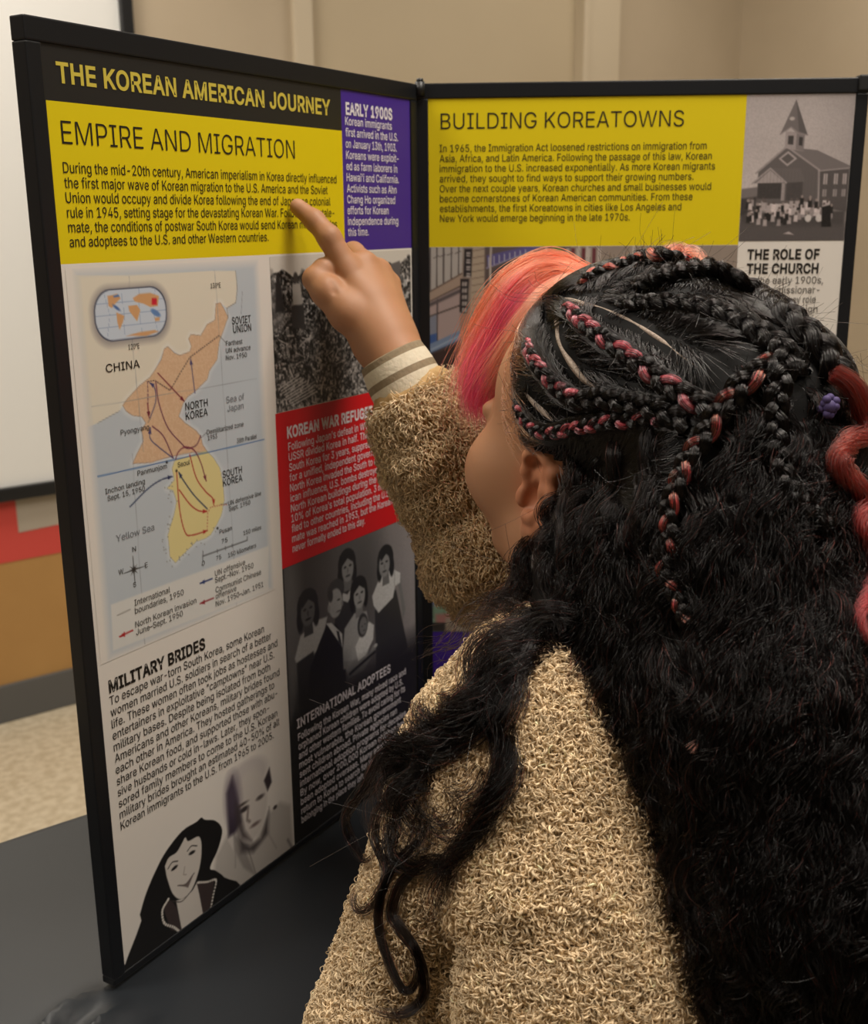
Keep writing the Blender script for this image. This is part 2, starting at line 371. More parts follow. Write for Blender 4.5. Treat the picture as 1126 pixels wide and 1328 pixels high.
# --- lettering
# letter outlines: advance width and closed outlines, in thousandths of the type size
GLYPHS = {
'"': (321, [[78,318,70,509,136,509,128,318],[193,318,185,509,250,509,243,318]]),
'%': (676, [[155,284,121,297,95,320,80,351,76,431,87,464,107,492,137,511,175,517,214,511,244,492,264,464,274,431,274,369,264,335,244,308,214,289,196,284],[191,329,203,335,218,358,222,428,213,454,204,464,175,473,148,464,132,441,128,372,138,346,147,335,160,329],[481,-8,446,5,421,28,406,59,402,138,412,172,433,200,463,218,501,225,540,218,570,200,590,172,600,138,600,77,589,43,569,15,540,-3,521,-8],[517,37,529,43,544,66,548,135,538,162,529,172,501,180,473,172,458,149,454,80,464,53,473,43,485,37],[132,0,482,509,540,509,191,0]]),
"'": (206, [[78,318,70,509,136,509,128,318]]),
',': (188, [[38,-119,68,71,137,71,84,-119]]),
'-': (453, [[337,244,337,188,114,188,114,244]]),
'.': (188, [[83,-3,63,9,51,29,51,53,63,73,83,85,107,85,128,73,140,53,140,29,128,9,107,-3]]),
'0': (453, [[227,-7,191,-3,158,7,130,24,105,48,85,77,69,113,57,155,50,202,50,306,57,353,69,395,85,431,106,461,130,484,159,502,191,512,227,516,262,512,295,502,323,484,348,461,368,431,384,395,396,353,403,306,403,202,396,155,384,113,368,77,348,48,323,24,295,7,263,-3],[227,50,250,52,271,60,290,74,306,92,330,144,342,213,342,295,330,365,306,416,290,435,271,449,250,457,227,460,203,457,182,449,163,435,134,393,115,332,109,254,115,176,134,116,163,74,182,60,203,52]]),
'1': (453, [[76,0,76,55,391,55,391,0],[276,509,276,0,212,0,212,448,86,358,86,427,198,509]]),
'2': (453, [[64,0,64,47,294,298,316,341,319,389,308,419,287,441,258,455,224,460,188,454,159,438,139,413,128,381,127,362,66,362,75,418,102,464,143,496,196,513,254,513,306,497,346,465,372,423,381,372,371,318,336,259,267,180,153,60,389,57,389,0]]),
'3': (453, [[188,-5,133,10,88,38,57,79,48,104,44,132,109,132,118,100,137,76,165,59,219,50,258,55,291,69,315,93,328,125,328,163,316,196,292,223,254,241,201,248,157,248,157,299,288,448,70,452,70,509,372,509,372,461,211,278,211,289,247,290,279,286,308,276,333,262,354,244,371,222,383,198,391,173,390,116,383,90,370,66,333,27,281,2,251,-5]]),
'4': (453, [[40,105,40,158,247,509,311,509,109,166,413,163,413,105],[282,0,282,318,343,318,343,0]]),
'5': (453, [[192,-5,140,11,99,41,71,82,60,130,122,130,130,102,148,78,188,54,221,50,259,56,291,75,314,104,326,141,326,183,314,221,290,251,257,270,218,277,167,268,128,246,67,253,96,509,366,509,366,452,151,452,134,301,178,325,229,334,274,328,313,311,345,285,370,251,386,210,391,163,388,132,381,102,369,76,352,52,332,32,309,15,282,3,253,-4]]),
'6': (453, [[196,-4,168,3,142,15,119,31,100,51,84,74,73,101,64,162,71,212,93,268,137,340,252,509,322,509,151,261,145,261,174,295,221,313,265,312,316,295,355,262,380,215,389,157,387,127,379,98,352,50,310,14,284,3,257,-4],[245,50,279,63,304,86,322,119,327,157,322,196,304,228,279,251,245,264,207,264,174,252,148,229,131,197,125,158,131,119,148,86,174,63,207,50]]),
'7': (453, [[97,0,323,448,62,452,62,509,391,509,391,449,165,0]]),
'8': (453, [[193,-5,136,11,91,42,74,62,62,84,54,109,53,156,65,195,87,228,117,252,153,265,109,289,93,308,80,330,73,354,73,405,90,450,124,485,170,508,226,516,282,508,328,485,361,450,379,405,379,354,372,330,359,308,343,289,323,276,300,267,351,241,377,212,395,176,401,135,398,109,391,84,378,62,341,25,289,1,259,-5],[248,50,285,60,313,79,331,106,337,139,330,173,312,202,283,223,247,234,206,234,169,223,140,202,122,173,115,139,121,106,139,79,167,60,205,50],[260,294,287,308,307,330,318,359,318,392,308,420,288,442,260,455,208,459,177,449,153,432,138,407,133,376,138,344,154,318,178,300,209,291]]),
'9': (453, [[256,513,285,506,310,494,333,478,352,458,368,434,380,408,389,347,382,296,359,240,315,168,200,0,130,0,301,248,307,248,278,214,232,195,188,197,137,214,98,247,72,294,64,352,66,382,73,411,85,436,120,479,168,506,196,513],[207,459,174,446,148,423,131,390,125,352,131,313,148,280,174,257,207,245,245,245,279,257,305,280,322,312,327,350,322,390,305,422,279,446,245,459]]),
'A': (480, [[16,0,201,509,276,509,463,0,395,0,232,478,245,478,191,302,85,0],[110,142,110,199,370,199,370,142]]),
'B': (456, [[60,0,60,509,274,507,329,491,367,461,390,421,398,374,393,336,378,307,343,278,315,267,315,262,347,254,378,234,402,203,416,161,416,111,400,67,386,48,344,18,317,8,247,0],[125,57,281,60,309,67,330,80,344,96,353,115,354,153,342,184,320,209,289,225,248,231,125,231],[125,285,256,287,288,296,314,314,330,340,336,372,333,393,326,412,313,429,294,442,270,449,125,452]]),
'C': (510, [[225,-3,186,7,150,25,119,49,92,79,70,115,53,157,44,203,40,254,44,305,53,352,70,393,92,429,119,459,150,484,186,501,225,512,293,514,340,504,383,485,419,456,448,418,467,373,473,348,408,348,389,395,357,428,315,449,267,456,237,453,209,445,184,432,161,414,141,391,125,364,113,332,106,295,106,213,113,177,125,145,141,117,161,94,184,76,210,63,237,56,300,56,344,72,380,102,404,144,408,160,473,160,459,112,435,71,402,38,363,13,317,-2,293,-6]]),
'D': (502, [[96,0,96,57,254,60,288,68,318,81,343,99,363,122,379,149,390,181,399,255,390,329,379,361,364,388,344,410,320,428,291,441,258,449,93,452,93,509,273,505,315,495,353,478,385,455,412,426,433,391,449,351,458,306,462,255,458,205,449,159,433,119,411,83,384,54,351,31,312,14,268,3],[125,509,125,0,60,0,60,509]]),
'E': (419, [[60,0,60,509,372,509,372,452,125,452,125,286,355,286,355,229,125,229,125,57,375,57,375,0]]),
'F': (410, [[60,0,60,509,369,509,369,452,125,452,125,278,346,278,346,221,125,221,125,0]]),
'G': (520, [[269,-7,225,-3,185,7,149,25,118,49,91,79,69,116,53,157,43,203,40,254,43,305,53,352,69,393,91,429,117,459,149,484,184,501,223,512,291,514,340,504,384,483,421,453,449,416,468,373,474,349,408,349,378,406,344,436,300,453,265,456,236,453,209,445,183,432,160,414,141,392,125,364,113,332,106,295,106,213,113,177,125,145,141,117,161,95,184,76,210,63,238,56,296,55,345,71,382,102,407,147,415,202,434,199,283,199,283,256,478,256,475,160,466,124,451,91,431,62,406,38,377,19,344,5,308,-4]]),
'H': (517, [[60,0,60,509,125,509,125,289,392,289,392,509,457,509,457,0,392,0,392,232,125,232,125,0]]),
'I': (300, [[31,0,31,57,118,57,118,452,31,452,31,509,269,509,269,452,183,452,183,57,269,57,269,0]]),
'J': (396, [[185,-7,143,-2,106,11,75,33,52,63,38,100,33,173,98,173,100,117,108,93,122,74,139,61,160,53,185,50,209,53,230,61,248,74,261,93,269,117,272,509,336,509,336,145,332,100,318,63,294,33,263,11,227,-2]]),
'K': (467, [[104,145,104,216,212,344,364,509,448,509],[60,0,60,509,125,509,125,0],[372,0,188,259,228,309,449,0]]),
'L': (393, [[60,0,60,509,125,509,125,57,361,57,361,0]]),
'M': (628, [[60,0,60,509,152,509,322,49,307,49,352,187,476,509,568,509,568,0,504,0,507,457,513,457,456,291,342,0,286,0,112,457,119,457,122,0]]),
'N': (523, [[60,0,60,509,136,509,414,55,405,54,399,195,399,509,463,509,463,0,387,0,108,452,119,454,125,291,125,0]]),
'O': (533, [[267,-7,225,-3,186,7,150,25,119,49,92,79,70,115,53,157,44,203,40,254,44,305,53,352,70,393,92,429,119,459,150,484,186,501,225,512,267,516,309,512,348,501,384,484,415,459,442,429,464,393,480,352,490,305,493,254,490,203,480,157,464,115,442,79,415,49,384,25,348,7,309,-3],[267,53,296,55,324,63,349,76,372,94,392,116,408,144,420,176,428,213,428,295,420,332,408,365,392,392,372,415,349,433,324,446,296,453,267,456,237,453,210,445,184,433,161,415,142,392,125,364,113,332,106,295,106,213,113,176,125,144,142,117,161,94,184,76,210,63,237,55]]),
'P': (445, [[60,0,60,509,272,506,305,499,332,487,356,471,375,452,390,430,407,377,407,318,390,265,375,243,356,223,332,207,305,195,272,188,109,186,109,242,257,244,297,256,324,279,339,310,344,348,339,385,324,416,297,439,257,451,125,452,125,0]]),
'Q': (533, [[245,159,313,159,468,-48,401,-48],[267,-7,225,-3,186,7,150,25,119,49,92,79,70,115,53,157,44,203,40,254,44,305,53,352,70,393,92,429,119,459,150,484,186,501,225,512,267,516,309,512,348,501,384,484,415,459,442,429,464,393,480,352,490,305,493,254,490,203,480,157,464,115,442,79,415,49,384,25,348,7,309,-3],[267,53,296,55,324,63,349,76,372,94,392,116,408,144,420,176,428,213,428,295,420,332,408,365,392,392,372,415,349,433,324,446,296,453,267,456,237,453,210,445,184,433,161,415,142,392,125,364,113,332,106,295,106,213,113,176,125,144,142,117,161,94,184,76,210,63,237,55]]),
'R': (449, [[60,0,60,509,273,506,305,500,333,489,356,473,376,455,390,433,407,381,407,323,390,271,376,250,356,232,333,217,305,206,236,198,96,198,96,255,258,256,298,267,325,287,340,316,345,352,340,389,325,419,298,440,258,451,125,452,125,0],[353,0,230,229,303,229,428,0]]),
'S': (447, [[188,-7,128,9,81,40,64,60,51,83,38,137,104,137,114,102,136,76,166,59,224,49,267,54,303,69,329,92,344,122,344,154,332,179,296,205,145,253,112,269,86,289,67,313,56,341,52,372,54,400,62,425,75,448,113,484,165,508,227,516,289,508,340,484,377,449,390,427,401,378,337,378,332,402,320,421,302,437,280,449,254,456,204,457,167,448,139,430,121,405,115,376,122,345,155,315,328,256,372,226,395,198,407,161,406,112,399,87,386,64,370,43,349,25,323,11,294,0,261,-7]]),
'T': (449, [[32,452,32,509,417,509,417,452,257,452,257,0,193,0,193,452]]),
'U': (517, [[259,-8,220,-6,186,2,154,15,126,33,103,55,85,80,71,108,63,140,60,509,124,509,126,155,141,113,169,80,208,59,259,52,309,59,349,80,377,113,391,155,393,509,457,509,454,140,446,108,433,80,414,55,391,33,363,15,332,2,297,-6]]),
'V': (480, [[204,0,16,509,84,509,248,31,235,31,290,206,395,509,463,509,278,0]]),
'W': (686, [[155,0,16,509,82,509,197,40,189,40,224,196,306,509,380,509,497,40,488,40,523,196,603,509,670,509,530,0,455,0,336,475,350,475,318,323,230,0]]),
'X': (474, [[18,0,217,284,217,236,29,509,104,509,243,292,232,292,298,400,374,509,446,509,259,239,259,287,456,0,382,0,230,231,244,231,182,129,91,0]]),
'Y': (472, [[203,0,203,208,16,509,91,509,231,274,250,230,224,230,280,344,381,509,455,509,268,208,268,0]]),
'Z': (438, [[42,0,42,46,341,476,348,454,40,452,40,509,397,509,397,462,97,33,90,54,399,57,399,0]]),
'a': (389, [[137,-7,94,5,60,29,38,63,30,108,36,146,53,174,92,200,265,235,274,246,272,285,260,307,240,322,196,331,149,322,110,292,100,274,41,291,64,331,95,358,133,375,208,384,271,369,300,350,322,320,335,278,337,0,277,0,277,52,272,52,242,16,199,-4],[192,47,228,59,254,80,270,108,276,138,276,190,122,153,103,139,93,118,96,82,119,57,156,46]]),
'b': (424, [[208,-7,172,4,118,59,112,59,112,0,53,0,53,509,114,509,114,319,118,319,147,355,188,379,229,384,259,382,287,374,313,361,335,342,354,320,370,293,381,261,390,189,381,116,370,84,355,57,336,34,313,16,288,3,260,-6],[242,49,279,66,306,97,323,139,328,189,323,239,307,281,280,311,243,328,198,328,161,312,134,282,118,241,113,189,118,138,135,95,162,65,198,49]]),
'c': (396, [[174,-5,144,3,117,16,93,35,72,58,56,85,44,116,37,150,37,225,44,260,56,291,72,318,93,341,117,360,144,374,174,382,243,381,291,364,330,335,356,293,362,277,303,262,278,304,231,328,184,328,163,321,130,296,108,258,98,212,98,163,108,117,130,80,163,55,220,47,271,66,301,107,304,117,363,102,341,56,306,21,261,-1,226,-7]]),
'd': (424, [[165,-6,137,3,111,16,89,34,70,57,55,84,43,116,34,189,43,261,55,293,70,320,89,342,112,361,137,374,165,382,218,383,253,373,306,319,311,319,311,509,372,509,372,0,313,0,313,59,307,59,277,21,236,-3,217,-7],[226,49,263,65,290,95,306,138,312,189,306,241,290,282,263,312,227,328,182,328,145,311,118,281,102,239,96,189,102,139,118,97,145,66,182,49]]),
'e': (404, [[177,-5,145,3,117,16,92,35,72,58,56,85,44,116,37,150,36,224,44,258,55,290,71,317,91,340,115,359,142,373,172,382,226,383,266,374,303,355,334,324,357,282,370,227,371,169,75,169,75,221,338,221,310,202,304,248,288,286,263,314,227,328,183,328,146,313,119,286,102,251,96,211,98,151,110,106,135,73,169,53,227,47,265,58,294,82,306,105,365,91,348,55,320,26,283,4,237,-7]]),
'f': (254, [[228,379,228,327,6,327,6,379],[81,0,82,452,96,486,120,510,152,525,243,521,227,468,195,474,164,468,147,449,142,419,142,0]]),
'g': (425, [[180,-149,134,-140,97,-122,59,-84,51,-69,101,-41,131,-74,169,-93,207,-97,236,-95,261,-87,282,-75,298,-58,308,-34,311,68,306,68,277,32,236,10,195,5,165,7,138,14,113,27,90,43,71,65,55,90,43,120,36,154,36,229,43,263,55,293,71,320,90,342,112,361,138,374,166,382,218,383,253,373,308,319,313,319,313,379,372,379,370,-40,363,-67,350,-90,334,-109,291,-136,237,-149],[227,61,264,75,290,103,307,142,312,193,307,242,291,283,264,312,227,328,182,328,145,312,118,282,102,241,96,193,102,144,118,104,145,76,183,61]]),
'h': (410, [[114,0,53,0,53,509,114,509,114,287,102,287,116,319,132,344,152,362,175,374,200,382,252,383,295,369,328,340,350,298,357,240,357,0,296,0,293,263,286,286,273,304,256,318,235,326,192,328,161,317,136,297,119,266,115,248]]),
'i': (167, [[53,0,53,379,114,379,114,0],[73,444,54,455,43,472,43,494,54,512,73,522,95,522,114,512,125,494,125,472,114,455,95,444]]),
'j': (167, [[53,379,114,379,112,-52,102,-90,80,-119,47,-137,-10,-143,-10,-87,18,-85,40,-72,51,-46],[72,444,53,455,42,472,42,494,53,512,72,522,95,522,114,512,125,494,125,472,114,455,95,444]]),
'k': (381, [[110,137,110,212,121,212,284,379,360,379,184,199,177,199],[53,0,53,509,114,509,114,0],[294,0,148,186,191,229,372,0]]),
'l': (189, [[112,0,91,8,74,20,62,37,55,59,53,509,114,509,117,71,126,57,157,52,181,3,147,-2]]),
'm': (610, [[53,0,53,379,112,379,112,295,108,295,122,331,144,358,187,382,219,386,245,383,268,375,287,361,303,342,314,320,321,295,312,295,326,329,350,356,381,375,417,385,458,385,497,372,529,346,550,307,557,255,557,0,496,0,493,279,485,298,473,313,438,329,402,329,374,320,353,302,340,277,335,247,335,0,274,0,272,280,265,297,253,311,220,328,185,329,145,312,126,289,115,257,114,0]]),
'n': (410, [[114,0,53,0,53,379,112,379,112,287,102,287,116,319,132,344,152,362,175,374,200,382,252,383,295,369,328,340,350,298,357,240,357,0,296,0,293,263,286,286,273,304,256,318,235,326,192,328,161,317,136,297,119,266,115,248]]),
'o': (415, [[207,-8,174,-5,144,3,117,16,93,35,72,58,56,85,44,116,37,150,37,225,44,260,56,291,72,318,93,341,117,360,144,374,174,382,207,384,241,382,271,374,299,360,323,341,343,318,359,291,371,260,379,225,379,150,371,116,359,85,343,58,323,35,299,16,271,3,241,-5],[231,49,252,55,285,80,307,117,318,163,318,212,307,258,285,296,252,321,207,330,163,321,130,296,108,258,98,212,98,163,108,117,130,80,163,55,184,49]]),
'p': (424, [[53,-143,53,379,112,379,112,319,118,319,147,355,188,379,229,384,259,382,287,374,313,361,335,342,354,320,370,293,381,261,390,189,381,116,370,84,355,57,336,34,313,16,288,3,260,-6,208,-7,173,4,118,59,114,59,114,-143],[242,49,279,66,306,97,323,139,328,189,323,239,307,281,280,311,243,328,198,328,161,312,134,282,118,241,113,189,118,138,135,95,162,65,198,49]]),
'q': (424, [[372,-143,311,-143,311,59,306,59,277,21,236,-3,195,-8,165,-6,137,3,111,16,89,34,70,57,55,84,43,116,34,189,43,261,55,293,70,320,89,342,112,361,137,374,165,382,218,383,253,373,307,319,313,319,313,379,372,379],[226,49,263,65,290,95,306,138,312,189,306,241,290,282,263,312,227,328,182,328,145,311,118,281,102,239,96,189,102,139,118,97,145,66,182,49]]),
'r': (259, [[53,0,53,379,112,379,112,321,137,354,171,377,240,384,243,322,190,324,159,315,135,296,119,269,114,237,114,0]]),
's': (365, [[157,-7,112,3,76,24,50,54,36,94,94,107,111,72,141,52,181,45,227,53,258,74,265,88,266,115,254,136,229,150,118,180,92,192,72,208,58,227,50,249,49,295,65,332,95,360,137,378,187,384,234,379,271,363,299,339,318,308,324,290,268,277,254,304,228,325,187,333,147,326,119,305,111,292,110,264,124,243,152,229,261,200,287,187,306,171,320,153,328,131,329,85,312,47,281,18,236,-2,210,-7]]),
't': (227, [[204,379,204,327,6,327,6,379],[65,471,126,471,127,83,136,61,156,51,202,54,213,2,168,-4,138,-1,113,7,92,21,77,41,68,64,65,93]]),
'u': (410, [[158,-3,115,11,82,39,60,82,53,139,53,379,114,379,116,117,124,94,137,75,154,61,175,53,218,51,249,62,274,83,290,113,296,153,296,379,357,379,357,0,298,0,298,92,307,92,294,60,277,35,257,17,234,5,209,-3]]),
'v': (389, [[163,0,17,379,84,379,206,21,184,21,224,155,305,379,371,379,226,0]]),
'w': (567, [[138,0,23,379,87,379,175,41,165,41,206,214,252,379,316,379,402,41,391,41,434,214,480,379,545,379,429,0,368,0,277,338,291,338,199,0]]),
'x': (379, [[21,0,171,218,171,171,29,379,100,379,207,206,175,206,233,306,282,379,352,379,209,169,209,214,358,0,287,0,173,182,205,182,148,85,91,0]]),
'y': (389, [[47,-139,61,-86,104,-89,130,-74,151,-36,163,-1,17,379,84,379,206,21,184,21,224,155,305,379,371,379,196,-77,165,-119,125,-141]]),
'z': (380, [[42,0,42,46,254,320,48,323,48,379,333,379,333,331,126,60,339,56,339,0]]),
'°': (316, [[138,285,101,298,70,324,50,358,43,397,50,437,70,472,101,497,138,511,179,511,216,497,246,472,266,437,273,397,266,358,246,324,216,298,179,285],[180,338,207,357,221,386,218,420,199,446,170,461,136,458,109,439,96,409,98,376,117,349,147,335]]),
'–': (350, [[350,244,350,188,0,188,0,244]]),
' ': (188, []),
}
from mathutils.geometry import delaunay_2d_cdt
CAPH = 0.509
def _inside(p, l):
    c = False
    for i in range(len(l)):
        a, b_ = l[i - 1], l[i]
        if (a[1] > p[1]) != (b_[1] > p[1]) and p[0] < (b_[0] - a[0]) * (p[1] - a[1]) / (b_[1] - a[1]) + a[0]: c = not c
    return c
_gcache = {}
def glyph(ch, weight):
    if (ch, weight) in _gcache: return _gcache[ch, weight]
    adv, ls = GLYPHS[ch]; loops = [np.array(l, float).reshape(-1, 2) / 1000 for l in ls]
    outl, sign = [], []
    for i, l in enumerate(loops):
        depth = sum(all(_inside(p, m_) for p in np.concatenate([l, (l + np.roll(l, 1, 0)) / 2])) for j, m_ in enumerate(loops) if j != i); sign.append(-1 if depth % 2 else 1)
        area = np.sum(l[:, 0] * np.roll(l[:, 1], -1) - np.roll(l[:, 0], -1) * l[:, 1])
        if (area > 0) != (depth % 2 == 0): l = l[::-1]
        e0 = l - np.roll(l, 1, 0); e1 = np.roll(l, -1, 0) - l
        e0 /= np.linalg.norm(e0, axis=1)[:, None]; e1 /= np.linalg.norm(e1, axis=1)[:, None]
        n_ = np.stack([e0[:, 1] + e1[:, 1], -e0[:, 0] - e1[:, 0]], 1)
        n_ /= np.maximum((n_ ** 2).sum(1) / 2, .35)[:, None]
        outl.append(l + n_ * weight)
    if outl:
        v0 = np.concatenate(outl); ed = []; n = 0
        for l in outl: ed += [(n + i, n + (i + 1) % len(l)) for i in range(len(l))]; n += len(l)
        vo, _, fo = delaunay_2d_cdt([Vector(p) for p in v0], ed, [], 0, 1e-6)[:3]
        v = np.array([tuple(p) for p in vo])
        t = np.array([f for f in fo if sum(g_ * _inside(v[list(f)].mean(0), l) for g_, l in zip(sign, outl)) > 0], np.int32).reshape(-1, 3)
    else: v = np.zeros((0, 2)); t = np.zeros((0, 3), np.int32)
    _gcache[ch, weight] = (adv / 1000, v, t)
    return _gcache[ch, weight]
def text_geo(s, weight=0.0):
    x = 0.0; VS, TS, n = [], [], 0
    for ch in s:
        a, v, t = glyph(ch, weight)
        if len(v): VS.append(v + [x, 0]); TS.append(t + n); n += len(v)
        x += a + weight * .8
    return np.concatenate(VS), np.concatenate(TS)
def lettering(name, lines, mat, parent, lift=.0003, weight=0.0, label=None):
    """lines: (text, u0, u1, baseline v, capital height) in mm; set to that width"""
    VS, TS, n = [], [], 0
    for s, u0, u1, vb, cap in lines:
        v, t = text_geo(s, weight)
        if not len(v): continue
        mn, mx = v[:, 0].min(), v[:, 0].max()
        k = cap / CAPH
        x = u0 + (v[:, 0] - mn) / (mx - mn) * (u1 - u0)
        y = vb - v[:, 1] * k
        VS.append(np.stack([x / 1000, np.full(len(v), FRONT - lift), -y / 1000], -1)); TS.append(t + n); n += len(v)
    o = link(name, mesh_np(name, np.concatenate(VS), np.concatenate(TS), mat), parent)
    if label: o['label'] = label
    return o
i_k = material('ink_black', rgb(30, 26, 22), 0.45); i_w = material('ink_white', rgb(226, 220, 226), 0.45)
i_g = material('ink_gold', rgb(204, 186, 74), 0.45); i_b = material('ink_grey', rgb(70, 66, 62), 0.5); i_lb = material('ink_slate', rgb(110, 112, 118), 0.5)
LH = 6.6
lettering('title', [('THE KOREAN AMERICAN JOURNEY', 33, 318, 33.0, 11.6)], i_g, shL, weight=.022)
lettering('heading', [('EMPIRE AND MIGRATION', 32.8, 268.2, 69.8, 14.2)], i_k, shL, weight=-.006)
lettering('body_text', [(s, 31.6, e, 87.4 + 9.2 * i, LH) for i, (s, e) in enumerate([
    ('During the mid-20th century, American imperialism in Korea directly influenced', 323.6), ('the first major wave of Korean migration to the U.S. America and the Soviet', 310.5),
    ('Union would occupy and divide Korea following the end of Japanese colonial', 314), ('rule in 1945, setting stage for the devastating Korean War. Following the stale-', 319),
    ('mate, the conditions of postwar South Korea would send Korean military brides', 322.5), ('and adoptees to the U.S. and other Western countries.', 230.7)])], i_k, shL, weight=.002)
lettering('heading', [('EARLY 1900S', 339.6, 411, 30.6, 9.2)], i_w, shL, weight=.03)
lettering('body_text', [(s, 338.4, e, 39.3 + 9.2 * i, LH) for i, (s, e) in enumerate([
    ('Korean immigrants', 410), ('first arrived in the U.S.', 419.8), ('on January 13th, 1903.', 417.3), ('Koreans were exploit-', 420.3), ('ed as farm laborers in', 417.8),
    ("Hawai'i and California.", 420.2), ('Activists such as Ahn', 416.1), ('Chang Ho organized', 413.6), ('efforts for Korean', 402.2), ('independence during', 418.2), ('this time.', 369.8)])], i_w, shL, weight=.008)
lettering('heading', [('MILITARY BRIDES', 31.4, 131, 444.5, 9.0)], i_k, shL, weight=.03)
lettering('body_text', [(s, 31.0, e, 454.0 + 9.1 * i, LH) for i, (s, e) in enumerate([
    ('To escape war-torn South Korea, some Korean', 201.8), ('women married U.S. soldiers in search of a better', 210.6), ('life. These women often took jobs as hostesses and', 218.3),
    ('entertainers in exploitative "camptowns" near U.S.', 213.4), ('military bases. Despite being isolated from both', 207.3), ('Americans and other Koreans, military brides found', 219.3),
    ('each other in America. They hosted gatherings to', 211.5), ('share Korean food, and supported those with abu-', 215.1), ('sive husbands or cold in-laws. Later, they spon-', 203.3),
    ('sored family members to come to the U.S. Korean', 213.8), ('military brides brought an estimated 40-50% of all', 216.1), ('Korean immigrants to the U.S. from 1965 to 2005.', 207.5)])], i_k, shL, weight=.004)
lettering('heading', [('KOREAN WAR REFUGEES', 243.4, 376.5, 294.6, 9.2)], i_w, shL, weight=.03)
lettering('body_text', [(s, 244.2, e, 305.4 + 8.95 * i, LH) for i, (s, e) in enumerate([
    ("Following Japan's defeat in WWII, the U.S. and", 420), ('USSR divided Korea in half. The U.S. occupied', 416), ('South Korea for 3 years, suppressing movements', 424), ('for a unified, independent government. When', 414),
    ('North Korea invaded the South to curb Amer-', 413), ('ican influence, U.S. bombs destroyed 85% of all', 421), ('North Korean buildings during the war, and', 408), ("10% of Korea's total population. 3 million refu-", 422),
    ('fled to other countries, including the U.S. A stale-', 428), ('mate was reached in 1953, but the Korean War', 417), ('never formally ended to this day.', 353)])], i_w, shL, weight=.006)
lettering('heading', [('INTERNATIONAL ADOPTEES', 239.2, 390, 558.4, 8.6)], i_w, shL, weight=.02, lift=.0009)
lettering('body_text', [(s, 240, e, 570.6 + 9.2 * i, LH) for i, (s, e) in enumerate([
    ('Following the Korean War, many mixed race and', 418), ('orphaned Korean children were adopted by U.S.', 412), ('and other western families. To avoid caring for its', 416), ('most vulnerable, the Korean government', 408),
    ('sent children abroad. Private agencies ran', 400), ('international adoption programs for decades.', 419), ('By now, over 200,000 Korean children have', 420), ('been adopted overseas. Many adoptees today', 416), ('return to Korea to search for their families and', 412), ('belonging in the place they left.', 340)])], i_w, shL, weight=.012, lift=.0009)
lettering('heading', [('BUILDING KOREATOWNS', 16.4, 242, 40.6, 14.2)], i_k, shR, weight=-.004)
lettering('body_text', [(s, 15.2, e, 61.0 + 9.1 * i, LH) for i, (s, e) in enumerate([
    ('In 1965, the Immigration Act loosened restrictions on immigration from', 264), ('Asia, Africa, and Latin America. Following the passage of this law, Korean', 269.3), ('immigration to the U.S. increased exponentially. As more Korean migrants', 272.7),
    ('arrived, they sought to find ways to support their growing numbers.', 253.3), ('Over the next couple years, Korean churches and small businesses would', 270.1), ('become cornerstones of Korean American communities. From these', 253.3),
    ('establishments, the first Koreatowns in cities like Los Angeles and', 243.2), ('New York would emerge beginning in the late 1970s.', 195.3)])], i_k, shR, weight=.002)
lettering('heading', [('THE ROLE OF', 307.6, 375.4, 161.4, 8.8), ('THE CHURCH', 307.8, 375.4, 174.6, 8.8)], i_k, shR, weight=.03)
lettering('body_text', [(s, 308.2, e, 184.4 + 9.1 * i, LH) for i, (s, e) in enumerate([
    ('In the early 1900s,', 380.6), ('Korean missionar-', 378), ('ies played a key role', 375), ('in helping foreign', 377.5)])], i_b, shR, weight=.002)

